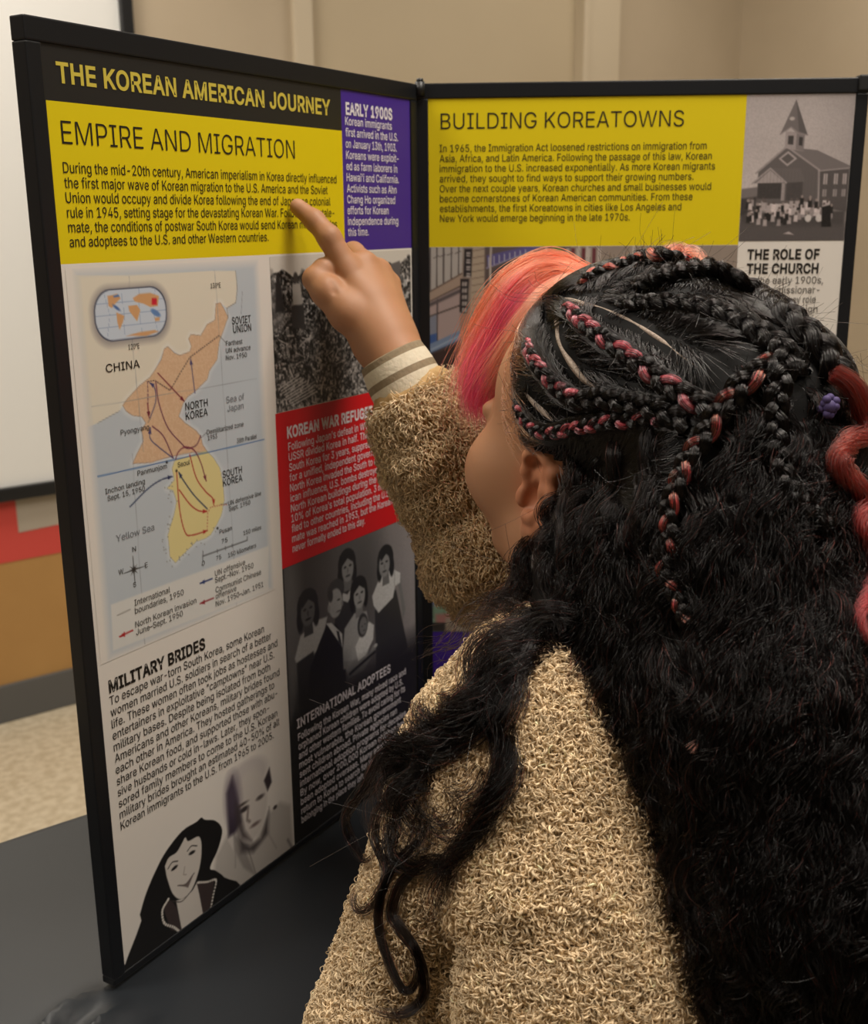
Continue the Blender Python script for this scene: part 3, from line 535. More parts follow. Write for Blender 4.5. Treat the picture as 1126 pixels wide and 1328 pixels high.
# --- printed pictures, drawn into a fine grid of coloured cells
class Pic:
    def __init__(s, u0, u1, v0, v1, res, bg):
        s.u0, s.u1, s.v0, s.v1 = u0, u1, v0, v1
        s.nx = int((u1 - u0) / res) + 1; s.ny = int((v1 - v0) / res) + 1
        s.U, s.V = np.meshgrid(np.linspace(u0, u1, s.nx), np.linspace(v0, v1, s.ny))
        s.img = np.zeros((s.ny, s.nx, 3)); s.img[:] = np.array(bg) / 255.0
    def _c(s, col):
        return np.array([col] * 3 if np.isscalar(col) else col) / 255.0
    def blend(s, a, col):
        a = np.clip(a, 0, 1)[..., None]; s.img = s.img * (1 - a) + s._c(col) * a
    def ell(s, u, v, ru, rv, col, soft=.8, rot=0.0, op=1.0):
        c, n = math.cos(rot), math.sin(rot)
        x, y = s.U - u, s.V - v
        x, y = x * c + y * n, -x * n + y * c
        q = np.sqrt((x / ru) ** 2 + (y / rv) ** 2 + 1e-9)
        d = (q - 1) * min(ru, rv)
        s.blend(op * np.clip(.5 - d / soft, 0, 1), col)
    def sdf(s, pts):
        p = np.array(pts, float); n = len(p)
        d = np.full(s.U.shape, 1e9); ins = np.zeros(s.U.shape, bool)
        for i in range(n):
            a, b = p[i], p[(i + 1) % n]
            e = b - a; wx, wy = s.U - a[0], s.V - a[1]
            t = np.clip((wx * e[0] + wy * e[1]) / (e @ e + 1e-9), 0, 1)
            d = np.minimum(d, (wx - t * e[0]) ** 2 + (wy - t * e[1]) ** 2)
            c = ((a[1] > s.V) != (b[1] > s.V)) & (s.U < (b[0] - a[0]) * (s.V - a[1]) / (b[1] - a[1] + 1e-12) + a[0])
            ins ^= c
        d = np.sqrt(d)
        return np.where(ins, -d, d)
    def poly(s, pts, col, soft=.8, op=1.0, rough=0.0, scale=.5):
        d = s.sdf(pts)
        if rough: d = d + rough * (s.noise(scale) - .5) * 2
        s.blend(op * np.clip(.5 - d / soft, 0, 1), col)
        return d
    def line(s, pts, w, col, soft=.7, op=1.0):
        p = np.array(pts, float); d = np.full(s.U.shape, 1e9)
        for a, b in zip(p[:-1], p[1:]):
            e = b - a; wx, wy = s.U - a[0], s.V - a[1]
            t = np.clip((wx * e[0] + wy * e[1]) / (e @ e + 1e-9), 0, 1)
            d = np.minimum(d, np.hypot(wx - t * e[0], wy - t * e[1]))
        s.blend(op * np.clip(.5 - (d - w / 2) / soft, 0, 1), col)
    def noise(s, freq, seed=0, octv=3):
        """value noise, freq in cells per mm"""
        r = np.random.default_rng(seed + 11); out = np.zeros(s.U.shape); amp = 1.0; tot = 0
        for o_ in range(octv):
            gx, gy = (s.U - s.u0) * freq, (s.V - s.v0) * freq
            g = r.random((int(gy.max()) + 3, int(gx.max()) + 3))
            x0, y0 = gx.astype(int), gy.astype(int); fx_, fy_ = gx - x0, gy - y0
            fx_, fy_ = fx_ * fx_ * (3 - 2 * fx_), fy_ * fy_ * (3 - 2 * fy_)
            out += amp * ((g[y0, x0] * (1 - fx_) + g[y0, x0 + 1] * fx_) * (1 - fy_) + (g[y0 + 1, x0] * (1 - fx_) + g[y0 + 1, x0 + 1] * fx_) * fy_)
            tot += amp; amp *= .55; freq *= 2
        return out / tot
    def build(s, name, parent, lift=.0002, label=None, mask=None):
        v = np.stack([s.U / 1000, np.full(s.U.shape, FRONT - lift), -s.V / 1000], -1).reshape(-1, 3)
        ii = np.arange(s.nx * s.ny).reshape(s.ny, s.nx)
        f = np.stack([ii[:-1, :-1], ii[1:, :-1], ii[1:, 1:], ii[:-1, 1:]], -1).reshape(-1, 4)
        me = mesh_np(name, v, f, m_print)
        at = me.color_attributes.new('Col', 'FLOAT_COLOR', 'POINT')
        c = np.ones((s.nx * s.ny, 4), np.float32); c[:, :3] = lin(np.clip(s.img, 0, 1)).reshape(-1, 3)
        at.data.foreach_set('color', c.ravel())
        o = link(name, me, parent)
        if label: o['label'] = label
        return o
m_print = attr_material('photo_print', 'Col', 0.42)
def smooth(pts, n=6):
    """Catmull-Rom through the points"""
    p = np.array(pts, float)
    if len(p) < 3: return p
    q = np.vstack([2 * p[0] - p[1], p, 2 * p[-1] - p[-2]]); out = []
    for i in range(1, len(q) - 2):
        for t in np.linspace(0, 1, n, endpoint=False):
            a, b_, c, d = q[i - 1], q[i], q[i + 1], q[i + 2]
            out.append(.5 * ((2 * b_) + (c - a) * t + (2 * a - 5 * b_ + 4 * c - d) * t * t + (3 * b_ - a - 3 * c + d) * t ** 3))
    out.append(p[-1]); return np.array(out)

# the map
map_nk = [(65.6, 241.6), (70.1, 237.6), (82.3, 229.9), (93.3, 225.0), (98.0, 220.9), (105.2, 213.9), (109.2, 206.4), (112.6, 205.2), (118.7, 210.5), (124.1, 212.7), (134.5, 211.3), (136.7, 207.5), (134.3, 201.7), (136.8, 198.7), (147.2, 200.4), (154.9, 192.9), (163.6, 190.3), (165.8, 178.2), (170.7, 177.7), (175.1, 183.8), (178.4, 189.0), (174.1, 196.1), (167.0, 207.2), (163.5, 220.1), (154.4, 227.4), (151.4, 233.7), (138.9, 240.4), (129.3, 244.1), (124.3, 248.3), (118.9, 257.3), (125.2, 263.2), (136.2, 270.8), (140.5, 275.8), (142.3, 282.8), (146.7, 288.7), (127.8, 286.2), (107.1, 285.7), (87.3, 286.1), (70.5, 283.8), (75.3, 277.5), (78.9, 273.4), (82.5, 269.2), (81.2, 261.1), (85.9, 257.1), (82.2, 251.8), (74.0, 249.8), (68.2, 245.8)]
map_sk = [(111.3, 289.2), (127.5, 288.5), (145.5, 287.6), (153.5, 295.0), (160.1, 305.0), (162.1, 317.7), (162.6, 330.2), (158.3, 341.7), (151.4, 349.0), (144.7, 354.5), (139.6, 355.9), (128.7, 355.8), (118.7, 360.2), (111.3, 363.5), (105.2, 367.0), (100.0, 360.5), (99.7, 351.9), (99.4, 343.3), (103.5, 335.8), (107.7, 328.3), (110.7, 320.5), (108.1, 311.6), (101.6, 308.5), (110.0, 303.6), (108.5, 295.0)]
map_cn = [(27.1, 151.0), (79.9, 153.4), (163.1, 153.8), (189.9, 154.9), (190.2, 167.3), (188.0, 178.9), (177.7, 182.3), (170.7, 177.7), (165.8, 178.2), (163.6, 190.3), (154.9, 192.9), (147.2, 200.4), (136.8, 198.7), (134.3, 201.7), (136.7, 207.5), (134.5, 211.3), (124.1, 212.7), (112.6, 205.2), (109.2, 206.4), (98.0, 220.9), (93.3, 225.0), (82.3, 229.9), (65.6, 241.6), (62.3, 244.9), (54.1, 246.8), (41.9, 250.2), (32.2, 251.7), (32.3, 208.9)]
world = [(79.2, 179.3)]
w_na = [(59.8, 166.2), (68.7, 165.3), (71.3, 168.4), (66.0, 171.7), (62.8, 174.4), (60.0, 172.8)]
w_sa = [(66.4, 177.6), (73.5, 180.4), (71.6, 184.7), (68.1, 189.6), (66.7, 184.3)]
w_af = [(77.7, 174.0), (85.9, 173.8), (88.6, 177.7), (84.8, 185.0), (82.0, 181.8), (78.4, 177.7)]
w_eu = [(82.3, 169.0), (88.7, 166.4), (99.1, 166.3), (107.4, 169.0), (105.6, 175.8), (98.2, 176.1), (92.1, 173.4), (84.1, 171.4)]
w_au = [(101.6, 184.0), (107.0, 183.6), (106.1, 186.2), (102.0, 186.3)]
w_an = [(73.6, 194.1), (86.0, 192.7), (100.8, 192.4), (105.0, 193.8), (92.0, 195.8)]
w_gl = [(64.6, 166.5), (69.6, 165.6), (70.5, 167.1), (65.5, 167.6)]
w_red = [(100.2, 170.1), (105.1, 170.4), (104.6, 175.0), (99.8, 174.7)]
lat38 = [(37.9, 286.7), (174.0, 290.0), (213.9, 290.6)]
lat40 = [(37.8, 238.6), (208.1, 240.3)]
lon1 = [(80.4, 154.1), (79.0, 197.3), (81.7, 277.1)]
lon1b = [(70.8, 276.6), (68.5, 419.8)]
lon2 = [(166.0, 153.2), (167.1, 177.5), (169.3, 301.5)]
lon2b = [(168.9, 290.8), (170.0, 421.9)]
su_line = [(189.9, 154.9), (190.6, 169.0), (188.0, 178.9), (177.7, 182.3), (178.6, 189.9)]
su2 = [(196.3, 171.0), (193.7, 187.6)]
dash1 = [(90.5, 227.8), (89.4, 243.4)]
dash2 = [(90.9, 227.9), (97.3, 227.9), (111.8, 236.9), (134.2, 215.4), (167.4, 202.2)]
ar_blue = [[(137.3, 242.2), (135.0, 216.3)], [(90.5, 253.8), (96.9, 242.9), (96.8, 233.3), (92.5, 228.9)], [(110.4, 287.2), (96.9, 276.6), (89.0, 268.7), (89.8, 260.9)]]
ar_dk = [[(101.0, 223.1), (125.5, 246.8)], [(98.3, 228.8), (100.0, 244.9), (107.0, 263.6), (119.3, 277.2), (125.8, 282.5), (135.3, 281.6), (140.6, 275.4)], [(92.0, 260.4), (102.0, 269.3), (110.4, 287.2)], [(88.9, 243.3), (89.4, 253.7)]]
ar_dk2 = [[(112.6, 288.3), (116.5, 283.2), (123.6, 281.1), (132.6, 285.2), (138.8, 295.7), (143.5, 311.2)]]
ar_navy = [[(64.9, 314.0), (83.2, 304.7), (96.7, 300.9), (108.0, 300.7)], [(142.8, 333.2), (129.5, 319.5), (119.0, 305.4), (115.0, 298.8)]]
ar_red = [[(112.8, 298.3), (113.4, 327.9), (117.6, 346.1), (124.4, 349.8), (141.3, 350.4)], [(114.2, 312.0), (124.2, 325.2), (133.1, 332.4), (142.2, 335.0)], [(127.6, 287.7), (133.0, 306.5), (141.6, 318.6), (149.6, 326.4), (150.3, 331.9)]]
dots = [(141.3, 350.1), (143.0, 336.4), (146.5, 332.8), (157.7, 333.5), (166.5, 335.0)]
towns = [(112.9, 297.2), (103.5, 289.1), (153.0, 351.1)]
scale = [(135.1, 365.3), (134.4, 373.2), (134.8, 369.3), (186.8, 369.5), (187.0, 366.4), (150.9, 369.5), (152.0, 372.4), (160.5, 368.3), (167.9, 372.9)]
compass = [(63.7, 360.8), (64.8, 349.5), (62.6, 371.3), (54.3, 360.1), (74.3, 361.2)]
legend = [(44.9, 389.6), (57.1, 389.2)]
leg_ar = [[(58.0, 405.5), (45.3, 406.0)], [(143.4, 390.0), (130.0, 390.1)], [(143.5, 406.4), (128.6, 406.4)]]
leg_box = [(39.8, 380.2), (213.1, 380.8), (210.4, 418.7), (38.1, 414.5)]
MT_BIG = [('CHINA', 52.9, 84.0, 217.1), ('NORTH', 126.1, 150.1, 253.8), ('KOREA', 125.9, 149.5, 260.9), ('SOVIET', 182.4, 204.3, 195.1), ('UNION', 183.2, 204.3, 201.6), ('SOUTH', 162.0, 184.7, 312.6), ('KOREA', 162.0, 184.7, 319.3)]
MT_SEA = [('Sea of', 170.8, 191.9, 254.6), ('Japan', 171.8, 190.5, 261.6), ('Yellow Sea', 49.6, 86.2, 336.4)]
MT_LEG = [('UN offensive', 146.7, 182.6, 389.0), ('Sept.–Nov. 1950', 146.3, 192.5, 394.4), ('Communist Chinese', 146.4, 201.6, 402.6), ('offensive', 145.9, 170.4, 407.8), ('Nov. 1950–Jan. 1951', 145.5, 203.6, 414.0), ('International', 61.5, 97.5, 387.7), ('boundaries, 1950', 61.4, 111.3, 393.8), ('North Korean invasion', 60.7, 124.3, 404.2), ('June–Sept. 1950', 60.8, 108.9, 410.2)]
MT_SMALL = [('Pyongyang', 61.5, 88.5, 261.8), ('Farthest', 174.1, 193.2, 210.7), ('UN advance', 173.7, 202.4, 216.2), ('Nov. 1950', 173.2, 197.6, 221.6), ('Demilitarized zone', 147.3, 189.4, 275.6), ('1953', 147.9, 158.4, 280.2), ('120°E', 74.7, 84.9, 203.7), ('130°E', 160.8, 171.7, 166.5), ('38th Parallel', 180.6, 204.5, 288.0), ('Seoul', 114.2, 127.0, 294.8), ('Panmunjom', 74.1, 103.1, 293.3), ('Inchon landing', 43.3, 80.5, 300.2), ('Sept. 15, 1950', 44.8, 79.9, 305.5), ('UN defensive line', 166.5, 206.5, 335.8), ('Sept. 1950', 166.9, 192.5, 340.5), ('Pusan', 154.6, 169.2, 356.4), ('N', 63.6, 67.1, 347.4), ('W', 49.1, 53.8, 360.6), ('E', 74.3, 77.1, 362.1), ('S', 61.7, 64.5, 373.6), ('0', 132.9, 136.1, 376.6), ('75', 156.4, 163.3, 364.8), ('150 miles', 182.5, 204.5, 364.3), ('75', 149.1, 154.9, 376.8), ('150 kilometers', 163.0, 197.1, 377.9)]
mp = Pic(26, 221, 147, 421, .8, (226, 220, 213))
edge = np.minimum(np.minimum(mp.U - 34, 215 - mp.U), np.minimum(mp.V - 149, 419 - mp.V))
mp.blend(np.clip((edge + 3) / 8, 0, 1), (188, 196, 204))
mp.blend(np.clip((edge + 3) / 8, 0, 1) * np.clip(.5 - mp.sdf(map_cn) / .8, 0, 1), (221, 214, 198))
d = np.minimum(mp.sdf(map_nk), mp.sdf(map_sk))
mp.blend(np.clip(1 - (d - 1) / 3, 0, 1) * .35 * (d > 0), (232, 234, 234))
nz = mp.noise(.35, 3)
d = mp.poly(map_nk, (218, 186, 154), .8, rough=.5)
mp.blend(np.clip(.5 - d / .8, 0, 1) * np.clip(np.abs(nz - .5) * 3, 0, .4), (200, 160, 126))
mp.line(list(map_nk) + [map_nk[0]], .5, (150, 124, 108), op=.75)
d = mp.poly(map_sk, (222, 208, 148), .8, rough=.8)
mp.line(list(map_sk) + [map_sk[0]], .4, (150, 148, 140), op=.7)
for i in range(46):
    uu, v_ = map_sk[8 + int(rng.integers(0, 16))]
    mp.ell(uu - rng.random() * 7 + 1, v_ + rng.random() * 6 - 1, .5, .5, (130, 130, 126), .6)
for ln in (lat40, lon1, lon1b, lon2, lon2b): mp.line(smooth(ln), .35, (130, 134, 142), op=.75)
mp.line(su_line, .5, (124, 118, 112)); mp.line(su2, .4, (130, 130, 140)); mp.line(smooth([(41.9, 250.2), (54, 247), (62.3, 244.9)]), .4, (140, 140, 140))
mp.line(lat38, .8, (58, 100, 158))
mp.poly(leg_box, (222, 219, 213), 1.5, op=.8)
def rrect(p, u, v, hu, hv, r, col, soft=.8, op=1.0):
    qx, qy = np.abs(p.U - u) - (hu - r), np.abs(p.V - v) - (hv - r)
    dd = np.hypot(np.maximum(qx, 0), np.maximum(qy, 0)) + np.minimum(np.maximum(qx, qy), 0) - r
    p.blend(op * np.clip(.5 - dd / soft, 0, 1), col); return dd
rrect(mp, 80.4, 180, 36.5, 20.5, 17, (120, 116, 122), 5, .55)
rrect(mp, 80.4, 179.3, 33.6, 17.6, 15.5, (66, 72, 92))
dd = rrect(mp, 80.4, 179.3, 32.6, 16.7, 15, (196, 206, 220))
for k in (-20, -7, 7, 20): mp.blend((np.abs(mp.U - 80.4 - k - (k * .012) * np.abs(mp.V - 179)) < .3) * (dd < 0) * .6, (140, 160, 190))
for k in (-8, 0, 8): mp.blend((np.abs(mp.V - 179.3 - k) < .3) * (dd < 0) * .6, (140, 160, 190))
for w_ in (w_na, w_sa, w_af, w_eu, w_au, w_an): mp.poly(w_, (206, 158, 112), .8)
for w_ in (w_gl,): mp.poly(w_, (80, 120, 176), .8)
mp.ell(103, 180.5, 5, 2, (96, 132, 182), 1, .5); mp.ell(67, 174.5, 3.5, 1, (72, 104, 160), 1, .6)
mp.poly(w_red, (198, 36, 56), .8)
def dashes(p, pts, w, col, step=2.4, on=.9):
    q = np.array(pts, float); seg = np.linalg.norm(np.diff(q, axis=0), axis=1); L_ = np.concatenate([[0], np.cumsum(seg)])
    for s_ in np.arange(0, L_[-1], step):
        a = [np.interp(s_, L_, q[:, k]) for k in (0, 1)]; e = [np.interp(min(s_ + on, L_[-1]), L_, q[:, k]) for k in (0, 1)]
        p.line([a, e], w, col)
dashes(mp, dash1, .8, (90, 50, 80), 3, 1.4); dashes(mp, dash2, .8, (70, 56, 56)); dashes(mp, dots, .8, (176, 90, 80), 2.6, .8)
def arrow(p, pts, w, col, head=4.5):
    q = smooth(pts, 10); p.line(q, w, col)
    e = q[-1]; t = q[-1] - q[max(0, len(q) - 5)]; t = t / (np.linalg.norm(t) + 1e-9); n_ = np.array([-t[1], t[0]])
    p.poly([e + t * .6, e - t * head + n_ * head * .36, e - t * head - n_ * head * .36], col, .6)
for a in ar_blue: arrow(mp, a, .8, (64, 62, 110))
for a in ar_dk[:1] + ar_dk[3:]: arrow(mp, a, .9, (112, 34, 52))
for a in ar_dk[1:3]: mp.line(smooth(a, 10), .9, (96, 40, 70))
arrow(mp, ar_dk2[0], .9, (112, 34, 60))
for a in ar_navy: arrow(mp, a, 1.0, (34, 46, 84))
for a in ar_red: arrow(mp, a, .9, (168, 34, 36))
for t in towns: mp.ell(*t, 1.1, 1.1, (34, 30, 30), .6)
mp.line([scale[0], scale[1]], .6, (46, 44, 44)); mp.line([scale[2], scale[3]], .7, (46, 44, 44)); mp.line([scale[3], scale[4]], .6, (46, 44, 44))
for u_ in (151, 160.5, 168.5): mp.line([(u_, 368), (u_, 371)], .5, (46, 44, 44))
c0 = compass[0]
for a_ in range(8):
    l_ = 10.5 if a_ % 2 == 0 else 4.5
    e = (c0[0] + l_ * math.cos(a_ * math.pi / 4), c0[1] + l_ * math.sin(a_ * math.pi / 4)); n_ = np.array([-math.sin(a_ * math.pi / 4), math.cos(a_ * math.pi / 4)]) * .9
    mp.poly([e, np.array(c0) + n_, np.array(c0) - n_], (52, 48, 46), .5)
mp.line(legend, .6, (110, 106, 100)); arrow(mp, leg_ar[0], 1.3, (170, 30, 34), 5); arrow(mp, leg_ar[1], 1.3, (40, 56, 110), 5); arrow(mp, leg_ar[2], 1.3, (140, 34, 44), 5)
for a, e in [((174, 208), (167, 202)), ((147, 274), (141, 277)), ((166, 334), (158, 333)), ((88, 257), (91, 254))]: mp.line([a, e], .4, (90, 90, 90))
mapo = mp.build('printed_map', shL)
def mtext(mat, items, cap, weight=0):
    for s, a, b_, v in items: lettering('map_label', [(s, a, b_, v, cap)], mat, shL, .0005, weight)
mtext(i_k, MT_BIG, 5.6, .004); mtext(i_b, MT_SMALL, 3.7, .004); mtext(i_lb, MT_SEA, 5.0, -.002); mtext(i_b, MT_LEG, 4.6, .002)

# rubble photograph
ph = Pic(231, 438.5, 145.5, 271.6, .7, (206, 200, 192))
U, V = ph.U, ph.V
n1 = ph.noise(.18, 1, 4); n2 = ph.noise(.45, 5, 3); n3 = ph.noise(.05, 9, 3)
top = 160 + 14 * (n3 - .5) - 7 * np.clip((U - 380) / 50, 0, 1) + 3 * np.sin(U * .2)
body = np.clip((V - top) / 2, 0, 1)
tone = 66 + 230 * (n2 - .5) * 1.5 + 110 * (n1 - .5) + 30 * np.clip((V - 225) / 40, 0, 1) + 25 * np.clip((U - 330) / 60, 0, 1)
ph.img = ph.img * (1 - body[..., None]) + (np.clip(tone, 18, 225) / 255)[..., None] * body[..., None] * np.array([1, .97, .95])
for i in range(420):
    u_, v_ = 231 + rng.random() * 208, 176 + (rng.random() ** .8) * 95
    a_ = rng.normal(-.15, .75); l_ = rng.uniform(2, 13); g = float(rng.choice([20, 30, 40, 150, 180, 205]))
    ph.line([(u_, v_), (u_ + l_ * math.cos(a_), v_ + l_ * math.sin(a_))], rng.uniform(.5, 1.6), (g, g * .97, g * .95), 1.0, .75)
for k in range(9):
    ph.line([(236 + k * 2, 252 + k * 2.0), (262 + k * 3, 244 + k * 2.1)], 1.3, (205, 200, 196), 1, .85)
ph.poly([(231, 155), (234, 156), (236, 165), (243, 180), (246, 200), (231, 204)], (112, 108, 106), 3, .6)
ph.poly([(238, 160), (242, 160), (247, 190), (235, 190)], (40, 38, 38), 2)           # standing figures
ph.poly([(258, 168), (269, 168), (271, 186), (258, 186)], (168, 162, 156), 2); ph.ell(263, 163, 3, 4, (70, 66, 64), 1.5)
ph.poly([(256, 186), (272, 186), (273, 206), (256, 204)], (52, 50, 50), 2)
for i in range(26):
    u_, v_ = 385 + rng.random() * 52, 160 + rng.random() * 60
    ph.poly([(u_, v_), (u_ + 5, v_ - 1), (u_ + 5, v_ + 6), (u_, v_ + 6)], float(rng.choice([40, 60, 160, 190])), 1, .7)
ph.poly([(402, 158), (420, 155), (421, 172), (402, 174)], (96, 92, 92), 1.5)
ph.build('rubble_photograph', shL, label='black and white photograph of people among heaps of rubble')

# family photograph, fading into the black field
ph = Pic(231, 438.5, 406.2, 566, .8, (118, 112, 112))
U, V = ph.U, ph.V
ph.img[:] = ((104 + 40 * np.clip((U - 340) / 90, -1, 1) - 18 * np.clip((U - 300) / 60, -1, 1) * 0)[..., None] / 255) * np.array([1, .96, .965])
ph.ell(350, 450, 26, 60, 70, 40, op=.7)
ph.ell(240, 470, 14, 90, 128, 14, op=.5)
K = 24
def person(hu, hv, hr, face, hair, hairlow, turn=0):
    ph.poly([(hu - hr * .4, hv + hr * .8), (hu + hr * .4, hv + hr * .8), (hu + hr * .5, hv + hr * 2.0), (hu - hr * .5, hv + hr * 2.0)], face - 30, 1.2)
    ph.ell(hu, hv - hr * .1, hr * 1.12, hr * 1.18, hair, 1.5)
    for s_ in (-1, 1): ph.ell(hu + s_ * hr * .85, hv + hr * .5 + hairlow * .25, hr * .36, hr * .85, hair, 1.5)
    ph.ell(hu + turn, hv + hr * .32, hr * .74, hr * 1.0, face, 1.8)
    ph.poly([(hu - hr * .9, hv - hr * .9), (hu + hr * .9, hv - hr * .9), (hu + hr * .7, hv - hr * .1), (hu + hr * .1, hv - hr * .5), (hu - hr * .6, hv - hr * .05)], hair, 1.5)
    for s_ in (-1, 1): ph.ell(hu + turn + s_ * hr * .33, hv + hr * .12, hr * .17, hr * .09, hair + 12, .8)
    ph.ell(hu + turn, hv + hr * .45, hr * .1, hr * .22, face - 26, .9)
    ph.ell(hu + turn, hv + hr * .85, hr * .3, hr * .09, face - 70, .8)
# girl at the back
ph.poly([(300, 480), (306, 455), (322, 448), (338, 458), (344, 500), (300, 510)], 46, 2)
ph.poly([(314, 452), (322, 456), (334, 447), (336, 452), (322, 464), (314, 460)], 176, 1.5)
person(322.5, 427.5, 12.5, 132, K, 10, 1)
# girl standing on the right
ph.poly([(366, 486), (392, 470), (404, 476), (424, 545), (366, 552)], 52, 1.5)
ph.poly([(405, 462), (412, 466), (420, 500), (416, 512), (410, 480)], 118, 1.5)
ph.poly([(362, 470), (378, 452), (398, 452), (412, 460), (411, 470), (402, 471), (398, 482), (372, 490), (364, 480)], 206, 1.5)
ph.line([(402, 456), (401, 470)], 1, 150); person(386, 440, 12.5, 140, K, 9, -2)
# girl on the left
ph.poly([(241, 492), (250, 474), (270, 466), (290, 468), (280, 492), (262, 500), (244, 500)], 172, 2)
ph.poly([(243, 497), (268, 494), (270, 550), (246, 552)], 44, 2); person(262, 450, 13.5, 92, K + 6, 12, 0)
# father in a dark suit
ph.poly([(288, 476), (304, 480), (313, 500), (318, 566), (252, 566), (262, 510), (276, 490)], 22, 1.5)
ph.poly([(288, 474), (296, 476), (312, 492), (312, 506), (300, 490)], 186, 1.2)
ph.poly([(303, 486), (307, 488), (311, 504), (306, 498)], 40, 1)
ph.ell(304, 447, 13, 11, 58, 1.5); ph.ell(303, 459, 10.5, 14, 150, 1.5); ph.ell(293, 461, 2.2, 4, 136, 1.2); ph.ell(308, 457, 2.4, .9, 60, .8); ph.ell(313.5, 462, 1.6, 3, 118, 1); ph.ell(308, 468, 4, .9, 84, .8); ph.ell(296, 450, 3.5, 6, 54, 1.5)
# mother with baby
ph.poly([(312, 508), (316, 488), (332, 478), (352, 482), (358, 510), (350, 534), (312, 528)], 160, 2)
ph.poly([(313, 520), (326, 524), (352, 528), (362, 520), (366, 526), (346, 540), (320, 540)], 142, 1.5)
person(340, 459, 12.5, 150, K, 3, 1)
ph.poly([(332, 512), (340, 504), (356, 494), (364, 500), (362, 514), (348, 526), (336, 528)], 214, 1.5)
ph.ell(345, 494, 8.5, 12, 52, 1.5); ph.ell(346, 495, 6.4, 9, 118, 1.5); ph.ell(344, 495, 1.2, .7, 60, .6); ph.ell(349, 494, 1.2, .7, 60, .6); ph.ell(347, 500, 2, .7, 70, .6)
ph.line([(322, 536), (364, 528)], 3, 26, 2); ph.ell(366, 522, 3, 2, 190, 1)
ph.blend(np.clip((ph.noise(.9, 2, 2) - .5), -.2, .2) * .25 + .03, 60)
fade = np.clip((V - 520 + .10 * (U - 300) * 0) / 30, 0, 1)
fade = np.maximum(fade, np.clip((V - 505) / 30, 0, 1) * np.clip((U - 236) / 10, 0, 1) * np.clip((330 - U) / 30, 0, 1))
fade = fade * np.clip((U - 232) / 8 + np.clip((V - 540) / 20, 0, 1), 0, 1)
ph.blend(fade, (36, 35, 34))
ph.build('family_photograph', shL, label='grey photograph of a family of six with a baby')

# couple at the foot of the sheet
ph = Pic(22.5, 229.3, 558, 673.8, .7, (226, 220, 213))
W_ = (226, 220, 213); B_ = (26, 25, 26)
# man behind
ph.poly([(122, 648), (128, 628), (142, 616), (160, 612), (176, 640), (196, 622), (212, 618), (226, 628), (227, 674), (146, 674)], (188, 182, 176), 5)
ph.poly([(141, 617), (146, 611), (158, 612), (160, 632), (152, 640)], (206, 200, 195), 2)
ph.poly([(150, 616), (163, 640), (175, 672), (160, 656), (150, 634)], (150, 144, 140), 3)
ph.line([(167, 641), (176, 673)], 1.4, (140, 134, 130), 1.5); ph.line([(152, 628), (150, 650)], 1.5, (160, 154, 150), 2)
ph.poly([(152, 600), (158, 626), (170, 640), (184, 640), (196, 620), (194, 640), (174, 648), (158, 640)], (84, 78, 78), 6)
ph.ell(171, 576, 26, 17, (200, 193, 190), 6); ph.ell(174, 603, 21, 33, (206, 199, 193), 4)
ph.poly([(145, 578), (153, 566), (158, 590), (160, 612), (152, 618), (144, 618)], (52, 44, 56), 5)
ph.ell(152, 588, 9, 22, (90, 78, 94), 10, op=.7)
ph.ell(165, 602.5, 5.5, 2.4, (60, 54, 54), 2); ph.ell(186, 601, 5, 2, (86, 78, 76), 2); ph.ell(163, 597, 6, 1.3, (70, 62, 60), 2)
ph.line([(170, 604), (168, 614), (171, 617)], 2, (120, 108, 104), 3); ph.poly([(154, 590), (160, 600), (164, 622), (172, 636), (160, 628), (154, 612)], (70, 62, 64), 5, .8)
ph.ell(178, 623, 6, 1.8, (120, 104, 100), 2)
ph.poly([(192, 588), (200, 579), (202, 594), (196, 600)], (58, 50, 54), 2.5); ph.ell(205, 620, 2.6, 1.8, (60, 54, 54), 1.5)
ph.line([(197, 616), (194, 640), (204, 660)], 1, (160, 152, 148), 3); ph.line([(220, 660), (226, 672)], 2, (120, 114, 110), 3)
# woman in front
ph.poly(smooth([(42, 632), (50, 618), (62, 604), (74, 594), (92, 586), (108, 586), (114, 585), (118, 589), (130, 596), (137, 608), (131, 622), (120, 634), (126, 640), (136, 652), (148, 674), (22, 674), (24, 664), (36, 648), (43, 638)], 4), B_, .9)
ph.poly(smooth([(71, 606), (76, 601), (84, 601), (90, 597), (95, 593), (98, 598), (110, 600), (112, 612), (108, 628), (98, 642), (86, 644), (77, 634), (72, 616)], 4), (206, 199, 192), 1)
ph.poly([(80, 642), (90, 645), (99, 643), (105, 638), (109, 674), (84, 674.5)], (206, 199, 192), 1)
ph.line(smooth([(74, 610), (79, 607), (85, 609)]), .9, (40, 36, 36)); ph.ell(81, 613, 3.6, 1.5, (36, 32, 32), .8, -.1)
ph.line(smooth([(96, 606), (101, 604), (107, 607)]), .9, (40, 36, 36)); ph.ell(101, 610, 3.6, 1.5, (36, 32, 32), .8, .1)
ph.line([(92, 618), (90, 624), (93, 625.5)], .7, (150, 140, 134), 1); ph.poly(smooth([(84, 630), (92, 633), (101, 629), (94, 638)], 3), (112, 100, 96), 1.2); ph.line(smooth([(83, 630), (92, 634), (102, 629)]), .8, (90, 80, 78))
ph.line(smooth([(76, 640), (86, 646), (97, 643)]), .8, (70, 64, 62))
ph.poly([(66, 640), (74, 637), (80, 648), (84, 673), (72, 664)], (62, 52, 52), 1); ph.poly([(104, 640), (124, 648), (118, 672), (109, 674), (106, 652)], (62, 52, 52), 1)
